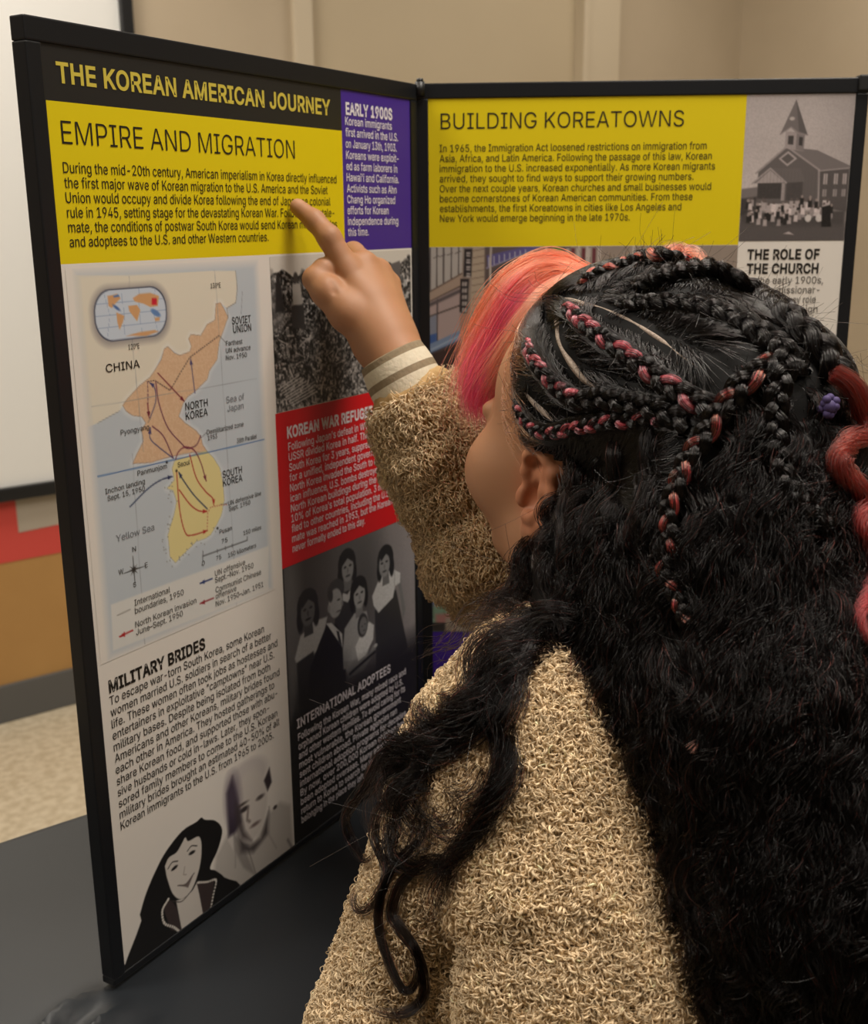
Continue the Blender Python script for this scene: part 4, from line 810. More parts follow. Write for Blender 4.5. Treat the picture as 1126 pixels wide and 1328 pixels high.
for s_ in np.linspace(0, 1, 22):
    q = smooth([(72, 636), (65, 642), (66, 654), (76, 664), (83, 674)], 10); e = q[int(s_ * (len(q) - 1))]; ph.ell(e[0], e[1], 1.2, 1.2, (214, 208, 200), .7)
    q = smooth([(106, 640), (116, 645), (126, 649), (122, 660), (117, 673)], 10); e = q[int(s_ * (len(q) - 1))]; ph.ell(e[0], e[1], 1.1, 1.1, (214, 208, 200), .7)
ph.build('couple_photograph', shL, label='black and white portrait of a dark-haired woman and a man')

# church photograph
ph = Pic(298.6, 397, 13.8, 144.6, .6, (176, 166, 164))
U, V = ph.U, ph.V
ph.img[:] = ((184 - 18 * np.clip((U - 360) / 40, 0, 1) - 10 * np.clip((40 - V) / 30, 0, 1) + 14 * np.clip((V - 60) / 40, 0, 1))[..., None] / 255) * np.array([1, .945, .94])
def P_(pts, g, soft=.7, op=1.0): ph.poly(pts, (g, g * .935, g * .935), soft, op)
P_([(298, 97), (316, 95), (316, 108), (298, 110)], 118, 1.5)
P_([(337.8, 60), (368.2, 80), (370.5, 112), (313, 110), (313, 82)], 98); P_([(368.2, 80), (397, 78), (397, 118), (370, 114)], 84)
P_([(337.8, 59), (353, 61.5), (366, 63), (397, 77), (397, 80), (369, 81.5)], 116)
ph.line([(311, 83), (337.8, 59.5), (369, 80.5)], 1.7, (152, 142, 142)); ph.line([(369, 81.5), (397, 79)], 1.2, (150, 140, 140)); ph.line([(369, 81), (370.5, 113)], 1.6, (160, 150, 150))
P_([(335.8, 46), (353.6, 47.5), (353.3, 64), (335.8, 61)], 158); P_([(346, 47), (353.6, 47.5), (353.3, 64), (346, 62)], 126); P_([(338.5, 50), (343.5, 50), (343.5, 58), (338.5, 57.5)], 66); P_([(348.5, 51), (352, 51.5), (352, 59), (348.5, 58.5)], 60)
P_([(343.5, 18.5), (356, 49.5), (347, 47), (341, 42.5), (331, 48.5)], 112); P_([(343.5, 18.5), (356, 49.5), (348, 46)], 92); ph.line([(331, 48.5), (340.5, 42.5), (347, 48), (356, 49.5)], 1.2, (140, 130, 130)); ph.ell(341, 35, 2.4, 1.6, (180, 170, 168), 1)
P_([(339.4, 63.5), (348, 70.2), (339.4, 77), (331, 70.2)], 168); P_([(339.4, 65.6), (345.4, 70.2), (339.4, 75), (333.4, 70.2)], 92)
P_([(324, 78.6), (352, 79), (357, 91), (339, 91.6), (308, 92)], 104); P_([(324, 80.5), (338, 91.5), (311, 92)], 166); ph.line([(308, 92.2), (324, 78.8), (339.5, 91.8)], 1.5, (160, 150, 150))
P_([(313.5, 92), (336, 92), (336, 106), (313.5, 106)], 62); P_([(340, 92), (355, 91), (355, 108), (340, 108)], 74); P_([(335.5, 92), (338.5, 92), (338.5, 108), (335.5, 108)], 160)
for a in (375.4, 385, 393): P_([(a - 1.8, 84), (a + 1.8, 84), (a + 1.8, 93.5), (a - 1.8, 93.5)], 172); P_([(a - 1.8, 98), (a + 1.8, 98), (a + 1.8, 104.5), (a - 1.8, 104.5)], 150); ph.line([(a, 84), (a, 104)], .5, (100, 94, 94))
for a in np.arange(315, 396, 3.2): ph.line([(a, 82), (a, 112)], .35, (80, 74, 74), .6, .35)
P_([(298, 112), (330, 120), (397, 116), (397, 146), (298, 146)], 74, 5); P_([(298, 128), (350, 132), (397, 130), (397, 146), (298, 146)], 86, 6)
P_([(298, 106), (313, 104), (313, 116), (298, 122)], 60, 2)
for i in range(84):
    u_ = 305 + rng.random() * 78; v_ = 107 + rng.random() * 17 + 2 * math.sin(u_ * .1); g = float(rng.choice([30, 36, 170, 200, 214, 150]))
    P_([(u_ - 1.6, v_), (u_ + 1.6, v_), (u_ + 1.9, v_ + 6), (u_ - 1.9, v_ + 6)], g, 1); ph.ell(u_, v_ - 1.4, 1.1, 1.3, (150, 136, 132) if g < 60 else (96, 86, 84), .7)
for a in (362, 372, 378): ph.ell(a, 124, 3, 3.4, (204, 196, 194), 1)
P_([(374, 114), (382, 112), (384, 132), (375, 132)], 28, 1.2); P_([(340, 138), (345, 136), (350, 139)], 180, 1)
ph.blend(np.clip(ph.noise(1.0, 4, 2) - .5, -.2, .2) * .4 + .05, (110, 100, 100))
ph.build('church_photograph', shR, label='black and white photograph of a steepled wooden church with a crowd in front')

# street photograph
ph = Pic(4.8, 298.4, 148.2, 541, 1.0, (150, 136, 126))
U, V = ph.U, ph.V
def Q_(pts, c, soft=1.0, op=1.0): ph.poly(pts, c, soft, op)
ph.blend(ph.noise(.1, 3) * .3, (120, 108, 100))
# left building: windows, ledges, awning
Q_([(4, 148), (37, 148), (36, 175), (4, 192)], (178, 172, 168))
for a in (5.5, 12, 18.5, 26, 33): ph.line([(a, 148), (a - .5, 190)], 1.3, (74, 66, 66))
for a in (9, 15, 22, 29.5): ph.line([(a, 160 - a * .2), (a + 5, 158 - a * .2)], .8, (90, 82, 80))
Q_([(4, 190), (36, 172), (36, 184), (4, 200)], (166, 146, 132)); ph.line([(4, 190.5), (36, 173)], 1.2, (96, 82, 74)); ph.line([(4, 200), (36, 184.5)], 1.6, (70, 58, 52))
Q_([(4, 200), (36, 185), (35, 228), (4, 242)], (170, 152, 150))
ph.line([(4, 214), (35, 203)], 1.6, (84, 74, 72)); ph.line([(12, 198), (11.5, 238)], 1.6, (70, 62, 66)); ph.line([(4, 203), (35, 189)], 3.5, (90, 82, 84), 2); Q_([(4, 215), (11, 212), (11, 238), (4, 241)], (132, 136, 152)); Q_([(4, 232), (11, 230), (11, 238), (4, 241)], (64, 94, 152))
Q_([(4, 241), (35, 227), (35, 237), (4, 250.5)], (120, 140, 170)); ph.line([(4, 250.5), (35, 237)], 1.5, (60, 60, 74)); ph.line([(6, 246), (33, 233)], 1.5, (180, 192, 206), 1, .6)
Q_([(4, 251), (36, 238), (36, 330), (4, 330)], (62, 48, 46), 2); Q_([(9, 266), (33, 262), (33, 300), (9, 300)], (186, 150, 144), 2); ph.line([(22, 262), (22, 300)], 1.5, (70, 52, 50))
# vertical signs
Q_([(38.5, 150), (46.4, 150), (45, 176), (37.5, 176)], (42, 38, 42)); Q_([(34.5, 178), (43, 178), (41.2, 211), (33.6, 210)], (42, 38, 42))
for v_ in np.arange(153, 175, 6.5): Q_([(40.5, v_), (44.2, v_), (44, v_ + 4), (40.2, v_ + 4)], (176, 168, 166)); ph.line([(41, v_ + 2), (44, v_ + 2)], .7, (50, 44, 46))
for v_ in np.arange(181, 209, 6.2): Q_([(36.4, v_), (41, v_), (40.6, v_ + 4), (36, v_ + 4)], (172, 164, 160)); ph.line([(38.4, v_), (38.2, v_ + 4)], .7, (50, 44, 46))
# stone pier
Q_([(46.5, 148), (58, 148), (57, 290), (40, 300)], (176, 160, 142))
for v_ in np.arange(150, 290, 6.5): ph.line([(46, v_ + 2), (57.5, v_)], .9, (132, 116, 102))
Q_([(34, 212), (44, 212), (42, 330), (34, 330)], (170, 128, 112), 1.5)
# shop row with blue awnings
Q_([(58, 148), (140, 148), (140, 260), (58, 300)], (96, 84, 82), 1.5)
Q_([(60, 156), (98, 148), (112, 148), (61, 168)], (94, 88, 140)); ph.line([(60, 168), (112, 149)], 1.2, (150, 146, 176))
for a in np.arange(62, 100, 5): ph.line([(a, 158 - (a - 62) * .2), (a, 166 - (a - 62) * .33)], .9, (170, 168, 190))
for r_ in range(8):
    for c_ in range(16):
        u_, v_ = 64 + c_ * 14.6, 172 + r_ * 36 + (c_ % 3) * 3; g = 60 + 14 * ((r_ * 7 + c_ * 5) % 5)
        Q_([(u_, v_), (u_ + 9, v_ - 1), (u_ + 9, v_ + 19), (u_, v_ + 20)], (g + 6, g, g + 2), 1, .8)
    c = [(150, 78, 70), (96, 112, 150), (176, 160, 140), (84, 96, 88)][r_ % 4]
    Q_([(60, 200 + r_ * 36), (298, 194 + r_ * 36), (298, 199 + r_ * 36), (60, 206 + r_ * 36)], c, 1.5, .7)
for a in (64, 117, 148, 156, 200, 260): ph.line([(a, 148), (a - 2, 230)], 2, (186, 176, 168))
Q_([(122, 149), (132, 149), (131, 156), (122, 156)], (96, 134, 60), 3)
for i in range(7):
    Q_([(136 + i * 5, 150), (139 + i * 5, 150), (139 + i * 5, 170), (136 + i * 5, 170)], (96, 40, 50) if i % 2 else (180, 170, 164), 1)
Q_([(4, 330), (298, 330), (298, 470), (4, 470)], (110, 100, 104), 20, .6)
# lower picture: pale sky, posts, planting
sk_ = np.clip((V - 462) / 6, 0, 1)
ph.blend(sk_, (150, 158, 184))
for a in (6.4, 17.5, 60, 120, 190): ph.line([(a, 484), (a - 1, 526)], 1.3, (60, 62, 70))
Q_([(4, 514), (24, 506), (298, 506), (298, 541), (4, 541)], (120, 150, 116), 4, .8); Q_([(8, 522), (60, 516), (298, 516), (298, 533), (8, 533)], (176, 116, 112), 4, .9); Q_([(4, 531), (298, 531), (298, 541), (4, 541)], (58, 52, 50), 2)
Q_([(18, 526), (40, 524), (60, 526), (60, 541), (18, 541)], (160, 146, 130), 3)
ph.build('street_photograph', shR, label='colour photograph of a street with shop signs')
# ------------------------------------------------------------------ the girl
def at(px, py, y):
    """the point seen at that place of the photograph, y metres ahead of the camera"""
    d = ROT @ np.array([px - 563.0, py - 664.0, FPX]); d = d / d[1] * y
    return np.array([d[0], d[1], d[2] + EYE])

class Field:
    """signed distance field on a grid; shapes are blended in and the surface is pulled out as quads"""
    def __init__(s, lo, hi, h):
        s.lo = np.array(lo, float); s.h = h
        s.n = np.ceil((np.array(hi) - s.lo) / h).astype(int) + 1
        s.f = np.full(s.n, 1.0, np.float32)
    def _win(s, lo, hi):
        a = np.clip(np.floor((lo - s.lo) / s.h).astype(int), 0, s.n - 1); b = np.clip(np.ceil((hi - s.lo) / s.h).astype(int) + 1, 1, s.n)
        if np.any(b <= a): return None, None
        g = [s.lo[i] + s.h * np.arange(a[i], b[i]) for i in range(3)]
        X, Y, Z = np.meshgrid(*g, indexing='ij')
        return tuple(slice(a[i], b[i]) for i in range(3)), np.stack([X, Y, Z], -1)
    def _mix(s, w, d, k, cut=False):
        f = s.f[w]
        if cut:
            h = np.clip(.5 - .5 * (f + d) / k, 0, 1); s.f[w] = f * (1 - h) - d * h + k * h * (1 - h)
        else:
            h = np.clip(.5 + .5 * (f - d) / k, 0, 1); s.f[w] = f * (1 - h) + d * h - k * h * (1 - h)
    def cone(s, a, b, ra, rb, k=.01, cut=False):
        a, b = np.array(a, float), np.array(b, float); m_ = max(ra, rb) + 2 * k + 3 * s.h
        w, P = s._win(np.minimum(a, b) - m_, np.maximum(a, b) + m_)
        if w is None: return
        e = b - a; t = np.clip(((P - a) @ e) / (e @ e + 1e-12), 0, 1)
        d = np.linalg.norm(P - a - t[..., None] * e, axis=-1) - (ra + (rb - ra) * t)
        s._mix(w, d, k, cut)
    def chain(s, pts, rs, k=.01, cut=False):
        for i in range(len(pts) - 1): s.cone(pts[i], pts[i + 1], rs[i], rs[i + 1], k, cut)
    def ell(s, c, r, axes=None, k=.01, cut=False):
        c, r = np.array(c, float), np.array(r, float); m_ = r.max() + 2 * k + 3 * s.h
        w, P = s._win(c - m_, c + m_)
        if w is None: return
        q = (P - c)
        if axes is not None: q = q @ np.array(axes).T
        k0 = np.linalg.norm(q / r, axis=-1); k1 = np.linalg.norm(q / (r * r), axis=-1)
        s._mix(w, k0 * (k0 - 1) / np.maximum(k1, 1e-6), k, cut)
    def surface(s):
        f = s.f; ins = f < 0
        c = ins.astype(np.int8)
        tot = sum(c[i:c.shape[0] - 1 + i, j:c.shape[1] - 1 + j, k:c.shape[2] - 1 + k] for i in (0, 1) for j in (0, 1) for k in (0, 1))
        cell = np.argwhere((tot > 0) & (tot < 8))
        idx = -np.ones(np.array(f.shape) - 1, np.int32); idx[tuple(cell.T)] = np.arange(len(cell))
        acc = np.zeros((len(cell), 3)); cnt = np.zeros(len(cell))
        cor = [(i, j, k) for i in (0, 1) for j in (0, 1) for k in (0, 1)]
        val = {o_: f[tuple((cell + o_).T)] for o_ in cor}
        for a in cor:
            for ax in range(3):
                if a[ax] == 0:
                    b = list(a); b[ax] = 1; b = tuple(b)
                    va, vb = val[a], val[b]; m_ = (va < 0) != (vb < 0)
                    t = np.where(m_, va / np.where(m_, va - vb, 1), 0)
                    p = np.array(a, float) + np.eye(3)[ax] * t[:, None]
                    acc += p * m_[:, None]; cnt += m_
        V = s.lo + s.h * (cell + acc / cnt[:, None])
        Q = []
        for ax in range(3):
            sl0 = [slice(None)] * 3; sl1 = [slice(None)] * 3; sl0[ax] = slice(0, -1); sl1[ax] = slice(1, None)
            A, B_ = ins[tuple(sl0)], ins[tuple(sl1)]
            o1, o2 = [(1, 2), (2, 0), (0, 1)][ax]
            for sgn, mm in ((1, A & ~B_), (-1, ~A & B_)):
                e = np.argwhere(mm)
                e = e[(e[:, o1] > 0) & (e[:, o2] > 0) & (e[:, o1] < f.shape[o1] - 1) & (e[:, o2] < f.shape[o2] - 1)]
                d1 = np.zeros(3, int); d1[o1] = 1; d2 = np.zeros(3, int); d2[o2] = 1
                q = [idx[tuple((e - x).T)] for x in (d1 + d2, d2, 0 * d1, d1)]
                if sgn < 0: q = q[::-1]
                Q.append(np.stack(q, -1))
        return V, np.concatenate(Q)
    def sample(s, P):
        g = np.clip(((P - s.lo) / s.h), 0, s.n - 1.001); i = g.astype(int); t = g - i; r = 0
        for a in (0, 1):
            for b in (0, 1):
                for c in (0, 1):
                    w = (t[:, 0] if a else 1 - t[:, 0]) * (t[:, 1] if b else 1 - t[:, 1]) * (t[:, 2] if c else 1 - t[:, 2])
                    r = r + w * s.f[i[:, 0] + a, i[:, 1] + b, i[:, 2] + c]
        return r
    def grad(s, P):
        e = s.h; g = np.stack([s.sample(P + np.eye(3)[k] * e) - s.sample(P - np.eye(3)[k] * e) for k in range(3)], -1)
        return g / (np.linalg.norm(g, axis=1)[:, None] + 1e-12)
    def pull(s, P, lift=0.0, steps=4):
        """move points onto the surface (plus lift)"""
        P = np.array(P, float)
        for _ in range(steps): P = P - s.grad(P) * (s.sample(P) - lift)[:, None]
        return P

def unit(v): v = np.array(v, float); return v / np.linalg.norm(v)
YAW, PITCH = math.radians(36), math.radians(9)
Fh = np.array([-math.sin(YAW), math.cos(YAW), 0]); LEFT = np.array([-math.cos(YAW), -math.sin(YAW), 0]); UPZ = np.array([0, 0, 1.0])
FWD = unit(Fh * math.cos(PITCH) + UPZ * math.sin(PITCH)); UP = unit(UPZ * math.cos(PITCH) - Fh * math.sin(PITCH))
EAR = at(694, 640, .700)
HC = EAR - LEFT * .068
HS = 1.0
def hd(f, l, u): return HC + (FWD * f + LEFT * l + UP * u) * (HS / 100)
HAX = [FWD, LEFT, UP]
NECK = at(775, 800, .715)
SHL = at(656, 1000, .640); SHR = at(865, 800, .80)
ELB_L = at(520, 1362, .575); ELB_R = at(640, 718, .865); WRI = at(516, 470, .885)
CH = at(850, 1010, .66); MID = at(905, 1330, .595); PEL = np.array([.185, .465, .60])

BODY = Field((-.20, .34, .48), (.40, 1.02, 1.36), .0021)
HEADF = Field((-.06, .58, 1.0), (.26, .92, 1.34), .00125)
HANDF = Field((-.16, .80, 1.12), (.06, .98, 1.345), .00105)
EARF = 0.02
def build_head(B):
    B.ell(hd(-1.2, 0, 5.0), (.092, .074, .085), HAX)
    B.ell(hd(3.2, 0, -.5), (.063, .060, .085), HAX, .02)
    B.ell(hd(4.5, 0, 5.5), (.045, .058, .05), HAX, .02)
    B.cone(hd(1.0, 5.0, -3.8), hd(7.2, 1.3, -6.9), .018, .017, .025); B.cone(hd(1.0, -5.0, -3.8), hd(7.2, -1.3, -6.9), .018, .017, .025)
    B.ell(hd(8.0, 0, -7.2), (.017, .019, .016), HAX, .015)
    for s_ in (1, -1):
        B.ell(hd(5.6, s_ * 4.4, -.8), (.033, .028, .031), HAX, .02)
        B.ell(hd(8.3, s_ * 3.1, 1.6), (.012, .017, .011), HAX, .006, True)
        B.ell(hd(7.6, s_ * 3.1, 1.6), (.0125, .0125, .0125), HAX, .003)
        B.cone(hd(8.9, s_ * 1.6, 3.0), hd(8.0, s_ * 4.6, 3.1), .006, .005, .01)
    B.chain([hd(8.6, 0, 2.6), hd(9.6, 0, 1.0), hd(10.9, 0, -.9)], [.006, .006, .0085], .008)
    for s_ in (1, -1): B.ell(hd(9.9, s_ * 1.1, -1.1), (.008, .006, .006), HAX, .005)
    B.ell(hd(9.0, 0, -3.4), (.010, .022, .013), HAX, .01)
    B.chain([hd(9.0, 1.9, -3.3), hd(9.9, .5, -3.05), hd(9.9, -.5, -3.05), hd(9.0, -1.9, -3.3)], [.003, .0042, .0042, .003], .004)
    B.chain([hd(8.9, 1.7, -3.7), hd(9.7, 0, -4.2), hd(8.9, -1.7, -3.7)], [.003, .0052, .003], .004)
    # ears
    for s_ in (1, -1):
        L_ = LEFT * s_
        eb = unit(-FWD * math.cos(EARF) + L_ * math.sin(EARF)); eu = unit(UP - FWD * .10); eu = unit(eu - eb * (eu @ eb)); en = np.cross(eu, eb) if s_ > 0 else np.cross(eb, eu)
        if en @ L_ < 0: en = -en
        o_ = HC + L_ * .0685 * HS - FWD * .004
        def e(b, u, n=0): return o_ + (eb * b + eu * u + en * n) * 1.1 / 1000
        ax = [eb, eu, en]
        B.ell(e(1, 4, -1), (.0135, .024, .0032), ax, .004)
        B.ell(e(-2, -1, -8), (.013, .018, .009), ax, .006)
        B.chain([e(-9, 2, 1), e(-11, 12, 2), e(-9, 22, 3), e(-2, 28, 3), e(7, 26, 3), e(13, 18, 3), e(15, 7, 3), e(14, -4, 3), e(10, -14, 2), e(4, -21, 2)],
                [.003, .0034, .0038, .0040, .0040, .0038, .0036, .0036, .0036, .004], .004)
        B.ell(e(-2, -23, 1), (.0085, .009, .0048), ax, .005)
        B.chain([e(5, 17, 2), e(8, 6, 3), e(7, -5, 3), e(1, -13, 3), e(-5, -14, 3)], [.0028, .0032, .0034, .0036, .0036], .005)
        B.ell(e(-11, -4, 3), (.0045, .007, .004), ax, .004)
        B.ell(e(-1, 0, 4.5), (.0062, .0105, .0075), ax, .003, True)
        B.ell(e(-2, 19, 5), (.006, .0055, .005), ax, .003, True)
    B.cone(hd(-1.5, 0, -3), NECK, .052, .054, .02); B.cone(NECK, CH + np.array([0, .01, .06]), .054, .085, .03)
def build_hand(B):
    wr = WRI
    X = lambda px, py, y: at(px, py, y)
    B.cone(at(560, 555, .878), wr, .026, .0215, .01)
    B.chain([wr, X(497, 440, .898), X(480, 405, .912)], [.0215, .0235, .0245], .012)
    kn = [X(450, 349, .913), X(472, 343, .926), X(491, 352, .940), X(505, 369, .950)]     # knuckles, index to little
    for q, r_ in zip(kn, (.0108, .0112, .0106, .0095)): B.cone(wr + (q - wr) * .25, q, .013, r_, .012)
    # index finger stretched out to the print
    B.chain([kn[0], X(427, 308, .914), X(408, 286, .922), X(386.5, 268.5, .928)], [.0108, .0092, .0080, .0066], .004)
    # other fingers folded in towards the palm
    for i, (q, dx, dy) in enumerate(zip(kn[1:], (-26, -14, -4), (-6, 0, 4))):
        p1 = q + np.array([-.010, .028, .008]) - np.array([0, .002 * i, .004 * i])
        p2 = p1 + np.array([-.012, .006, -.020]); p3 = p2 + np.array([.006, -.014, -.012])
        B.chain([q, p1, p2, p3], [.0105 - .0006 * i, .0095 - .0006 * i, .0085 - .0005 * i, .0075 - .0005 * i], .0025)
    # thumb lying across, knuckle outwards
    B.chain([X(497, 440, .895), X(452, 405, .897), X(424, 378, .900), X(409, 362, .905)], [.017, .0155, .0120, .0100], .006)
    B.chain([X(409, 362, .905), X(420, 350, .910), X(432, 347, .920)], [.0098, .0090, .0082], .003)
    B.chain([X(442, 330, .893), X(436, 346, .889), X(433, 362, .887), X(434, 378, .886)], [.0022, .0030, .0028, .0012], .004, True)
def build_body(B):
    lat = unit(SHL - SHR); up_ = unit(NECK - MID); dep = unit(np.cross(lat, up_)); ax = [lat, dep, up_]
    B.ell(CH, (.110, .072, .10), ax, .02); B.ell((CH + MID) / 2, (.112, .076, .12), ax, .02); B.ell(MID, (.11, .078, .12), ax, .02); B.ell(PEL + [0, 0, .14], (.112, .080, .11), None, .02)
    B.cone(NECK, SHL, .045, .047, .03); B.cone(NECK, SHR, .045, .045, .03)
    B.chain([SHL, ELB_L], [.047, .036], .02)
    lh = ELB_L + np.array([-.03, .10, -.10])
    B.chain([SHR, ELB_R, at(560, 555, .878)], [.044, .036, .026], .015)
build_body(BODY); build_head(BODY); build_hand(BODY); build_head(HEADF); build_hand(HANDF)
# left forearm and hand, resting by the side
EL2 = np.array([.020, .752, .786])                      # left wrist: the forearm rests on the table in front of her
BODY.chain([ELB_L, (ELB_L + EL2) / 2, EL2], [.036, .030, .020], .012)
HD_ = unit([.35, .93, 0]); HS_ = np.array([HD_[1], -HD_[0], 0])
HANDL = EL2 + HD_ * .045 + np.array([0, 0, -.020])
BODY.chain([EL2, HANDL], [.020, .019], .012); BODY.ell(HANDL + HD_ * .015, (.040, .030, .014), [HD_, HS_, UPZ], .01)
for i in range(4):
    s_ = HANDL + HD_ * .048 + HS_ * (.016 * i - .024) + np.array([0, 0, .001]); l_ = (.036, .042, .038, .030)[i]
    BODY.chain([s_, s_ + HD_ * l_ * .55 + np.array([0, 0, .002]), s_ + HD_ * l_ + np.array([0, 0, -.004])], [.0088, .0080, .0066], .003)
BODY.chain([HANDL + HS_ * .022, HANDL + HS_ * .044 + HD_ * .018, HANDL + HS_ * .050 + HD_ * .042 + np.array([0, 0, -.004])], [.012, .0100, .0078], .005)

m_skin = attr_material('skin', 'Col', 0.58)
ps = m_skin.node_tree.nodes['Principled BSDF']
ps.inputs['Subsurface Weight'].default_value = .12; ps.inputs['Subsurface Radius'].default_value = (.012, .005, .003); ps.inputs['Subsurface Scale'].default_value = .4
def vcol(me, c):
    at_ = me.color_attributes.new('Col', 'FLOAT_COLOR', 'POINT'); a = np.ones((len(c), 4), np.float32); a[:, :3] = c; at_.data.foreach_set('color', a.ravel())
# one skin: fine cells at the head and at the pointing hand, coarser ones under the clothes
def crop(F, keep):
    V, Q = F.surface(); k = keep(V); k = k[Q].all(1); Q = Q[k]
    u, inv = np.unique(Q, return_inverse=True); return V[u], inv.reshape(Q.shape)
BOXH = (np.array([-.055, .585, 1.045]), np.array([.255, .915, 1.335]))
BOXA = (np.array([-.155, .805, 1.165]), np.array([.055, .975, 1.340]))
inb = lambda V, b: ((V > b[0]) & (V < b[1])).all(1)
v1, q1 = crop(HEADF, lambda V: inb(V, BOXH) & ~inb(V, BOXA)); v2, q2 = crop(HANDF, lambda V: inb(V, BOXA))
sh_ = .003
v3, q3 = crop(BODY, lambda V: ~inb(V, (BOXH[0] + sh_, BOXH[1] - sh_)) & ~inb(V, (BOXA[0] + sh_, BOXA[1] - sh_)))
bv = np.concatenate([v1, v2, v3]); bq = np.concatenate([q1, q2 + len(v1), q3 + len(v1) + len(v2)])
me = mesh_np('person', bv, bq, m_skin, True)
skin = np.tile(lin(np.array([176, 127, 93]) / 255.), (len(bv), 1))
q = (bv - HC) @ np.array(HAX).T * 100
def patch(mask, c, a):
    global skin; w = np.clip(mask, 0, 1)[:, None] * a; skin = skin * (1 - w) + lin(np.array(c) / 255.) * w
d_ = np.sqrt(((q[:, 0] - 9.4) / 1.2) ** 2 + (q[:, 1] / 2.2) ** 2 + ((q[:, 2] + 3.6) / .95) ** 2); patch((1.15 - d_) * 4, (160, 84, 78), .8)
for s_ in (1, -1):
    d_ = np.linalg.norm(q - np.array([8.0, s_ * 3.1, 1.6]), axis=1); patch((1.25 - d_) * 2, (130, 88, 66), .4)
    d_ = np.linalg.norm(q - np.array([-.6, s_ * 7.3, .2]), axis=1); patch((3.6 - d_) / 1.2, (196, 122, 88), .6)
d_ = np.linalg.norm(bv - at(384, 264, .926), axis=1); patch((.007 - d_) * 300, (196, 146, 116), .7)
vcol(me, skin)
girl = bpy.data.objects.new('person', me); COL.objects.link(girl)
tag(girl, 'girl with braided black hair and pink fringe pointing at the display board', 'person')

# --- teddy fleece jacket
JK = Field((-.20, .34, .62), (.42, 1.02, 1.22), .0032)
def build_jacket(B):
    lat = unit(SHL - SHR); up_ = unit(NECK - MID); dep = unit(np.cross(lat, up_)); ax = [lat, dep, up_]
    B.ell(CH, (.135, .095, .12), ax, .02); B.ell((CH + MID) / 2, (.142, .100, .14), ax, .03); B.ell(MID, (.145, .110, .15), ax, .03); B.ell(PEL + [0, 0, .15], (.132, .105, .125), None, .03)
    B.cone(NECK + np.array([-.01, 0, -.035]), SHL, .048, .060, .02); B.cone(NECK + np.array([0, 0, -.05]), SHR, .050, .060, .03)
    B.chain([SHL, ELB_L], [.062, .053], .010); B.chain([ELB_L + np.array([0, 0, .004]), EL2 + (ELB_L - EL2) * .12 + np.array([0, 0, .004])], [.053, .037], .010)
    B.chain([SHR, ELB_R, ELB_R + (WRI - ELB_R) * .55, ELB_R + (WRI - ELB_R) * .76], [.062, .053, .046, .038], .018)
build_jacket(JK)

def vnoise(P, freq, seed=0):
    """smooth value noise in space"""
    r = np.random.default_rng(seed); T_ = r.random((32, 32, 32)); g = P * freq + 100.0; i = np.floor(g).astype(int); t = g - i; t = t * t * (3 - 2 * t); i = i % 32; out = 0
    for a in (0, 1):
        for b in (0, 1):
            for c in (0, 1):
                w = (t[:, 0] if a else 1 - t[:, 0]) * (t[:, 1] if b else 1 - t[:, 1]) * (t[:, 2] if c else 1 - t[:, 2])
                out = out + w * T_[(i[:, 0] + a) % 32, (i[:, 1] + b) % 32, (i[:, 2] + c) % 32]
    return out
jv, jq = JK.surface()
keep = jv[:, 2] > .635
# neck opening
nk = np.linalg.norm(jv - (NECK + np.array([0, .01, .055])), axis=1) > .062
keep &= nk
kq = keep[jq].all(1); jq = jq[kq]; u_, inv = np.unique(jq, return_inverse=True); jv = jv[u_]; jq = inv.reshape(jq.shape)
jn = JK.grad(jv)
fa = WRI - ELB_R; fl = np.linalg.norm(fa); fa = fa / fl
def sleeve_fold(P):
    r_ = P - ELB_R; s_ = r_ @ fa / fl; rad = np.linalg.norm(r_ - (r_ @ fa)[:, None] * fa, axis=1)
    near = np.clip((.075 - rad) / .01, 0, 1) * np.clip((s_ + .45) / .2, 0, 1) * np.clip((.85 - s_) / .1, 0, 1)
    ang = np.arctan2((r_ @ np.cross(fa, [0, 0, 1])), r_[:, 2])
    o_ = 0
    for c, w, dpt, sk in ((-.20, .035, .0055, .10), (.02, .04, .006, .12), (.22, .035, .0045, .10), (.42, .05, .003, .08), (.62, .05, .0035, .05)):
        o_ = o_ - dpt * np.exp(-((s_ - c - sk * np.sin(ang * 1.0 + 1)) / w) ** 2)
    return near * o_
def back_fold(P):
    a0, a1 = JK.pull(np.array([at(548, 1330, .53), at(575, 1180, .545)]), 0, 8); d = unit(a1 - a0); l = np.linalg.norm(a1 - a0)
    r_ = P - a0; t = r_ @ d; q_ = np.linalg.norm(r_ - t[:, None] * d, axis=1)
    o_ = -.018 * np.exp(-(q_ / .016) ** 2) * np.clip((l - t) / .03, 0, 1)
    a0, a1 = JK.pull(np.array([at(600, 1230, .535), at(800, 1215, .50)]), 0, 8); d = unit(a1 - a0); l = np.linalg.norm(a1 - a0)
    r_ = P - a0; t = r_ @ d; q_ = np.linalg.norm(r_ - t[:, None] * d, axis=1)
    return o_ - .011 * np.exp(-(q_ / .014) ** 2) * np.clip((l - t) / .05, 0, 1) * np.clip((t + .02) / .05, 0, 1)
jv = jv + jn * (sleeve_fold(jv) + back_fold(jv) + .004 * (vnoise(jv, 45, 1) - .5) + .0035 * (vnoise(jv, 150, 2) - .5))[:, None]
m_fleece = noise_material('fleece_backing', rgb(168, 136, 92), rgb(196, 164, 118), 60, 0.95, spec=0.1)
jk = link('jacket', mesh_np('jacket', jv, jq, m_fleece, True), girl)
jk['label'] = 'beige teddy fleece jacket'

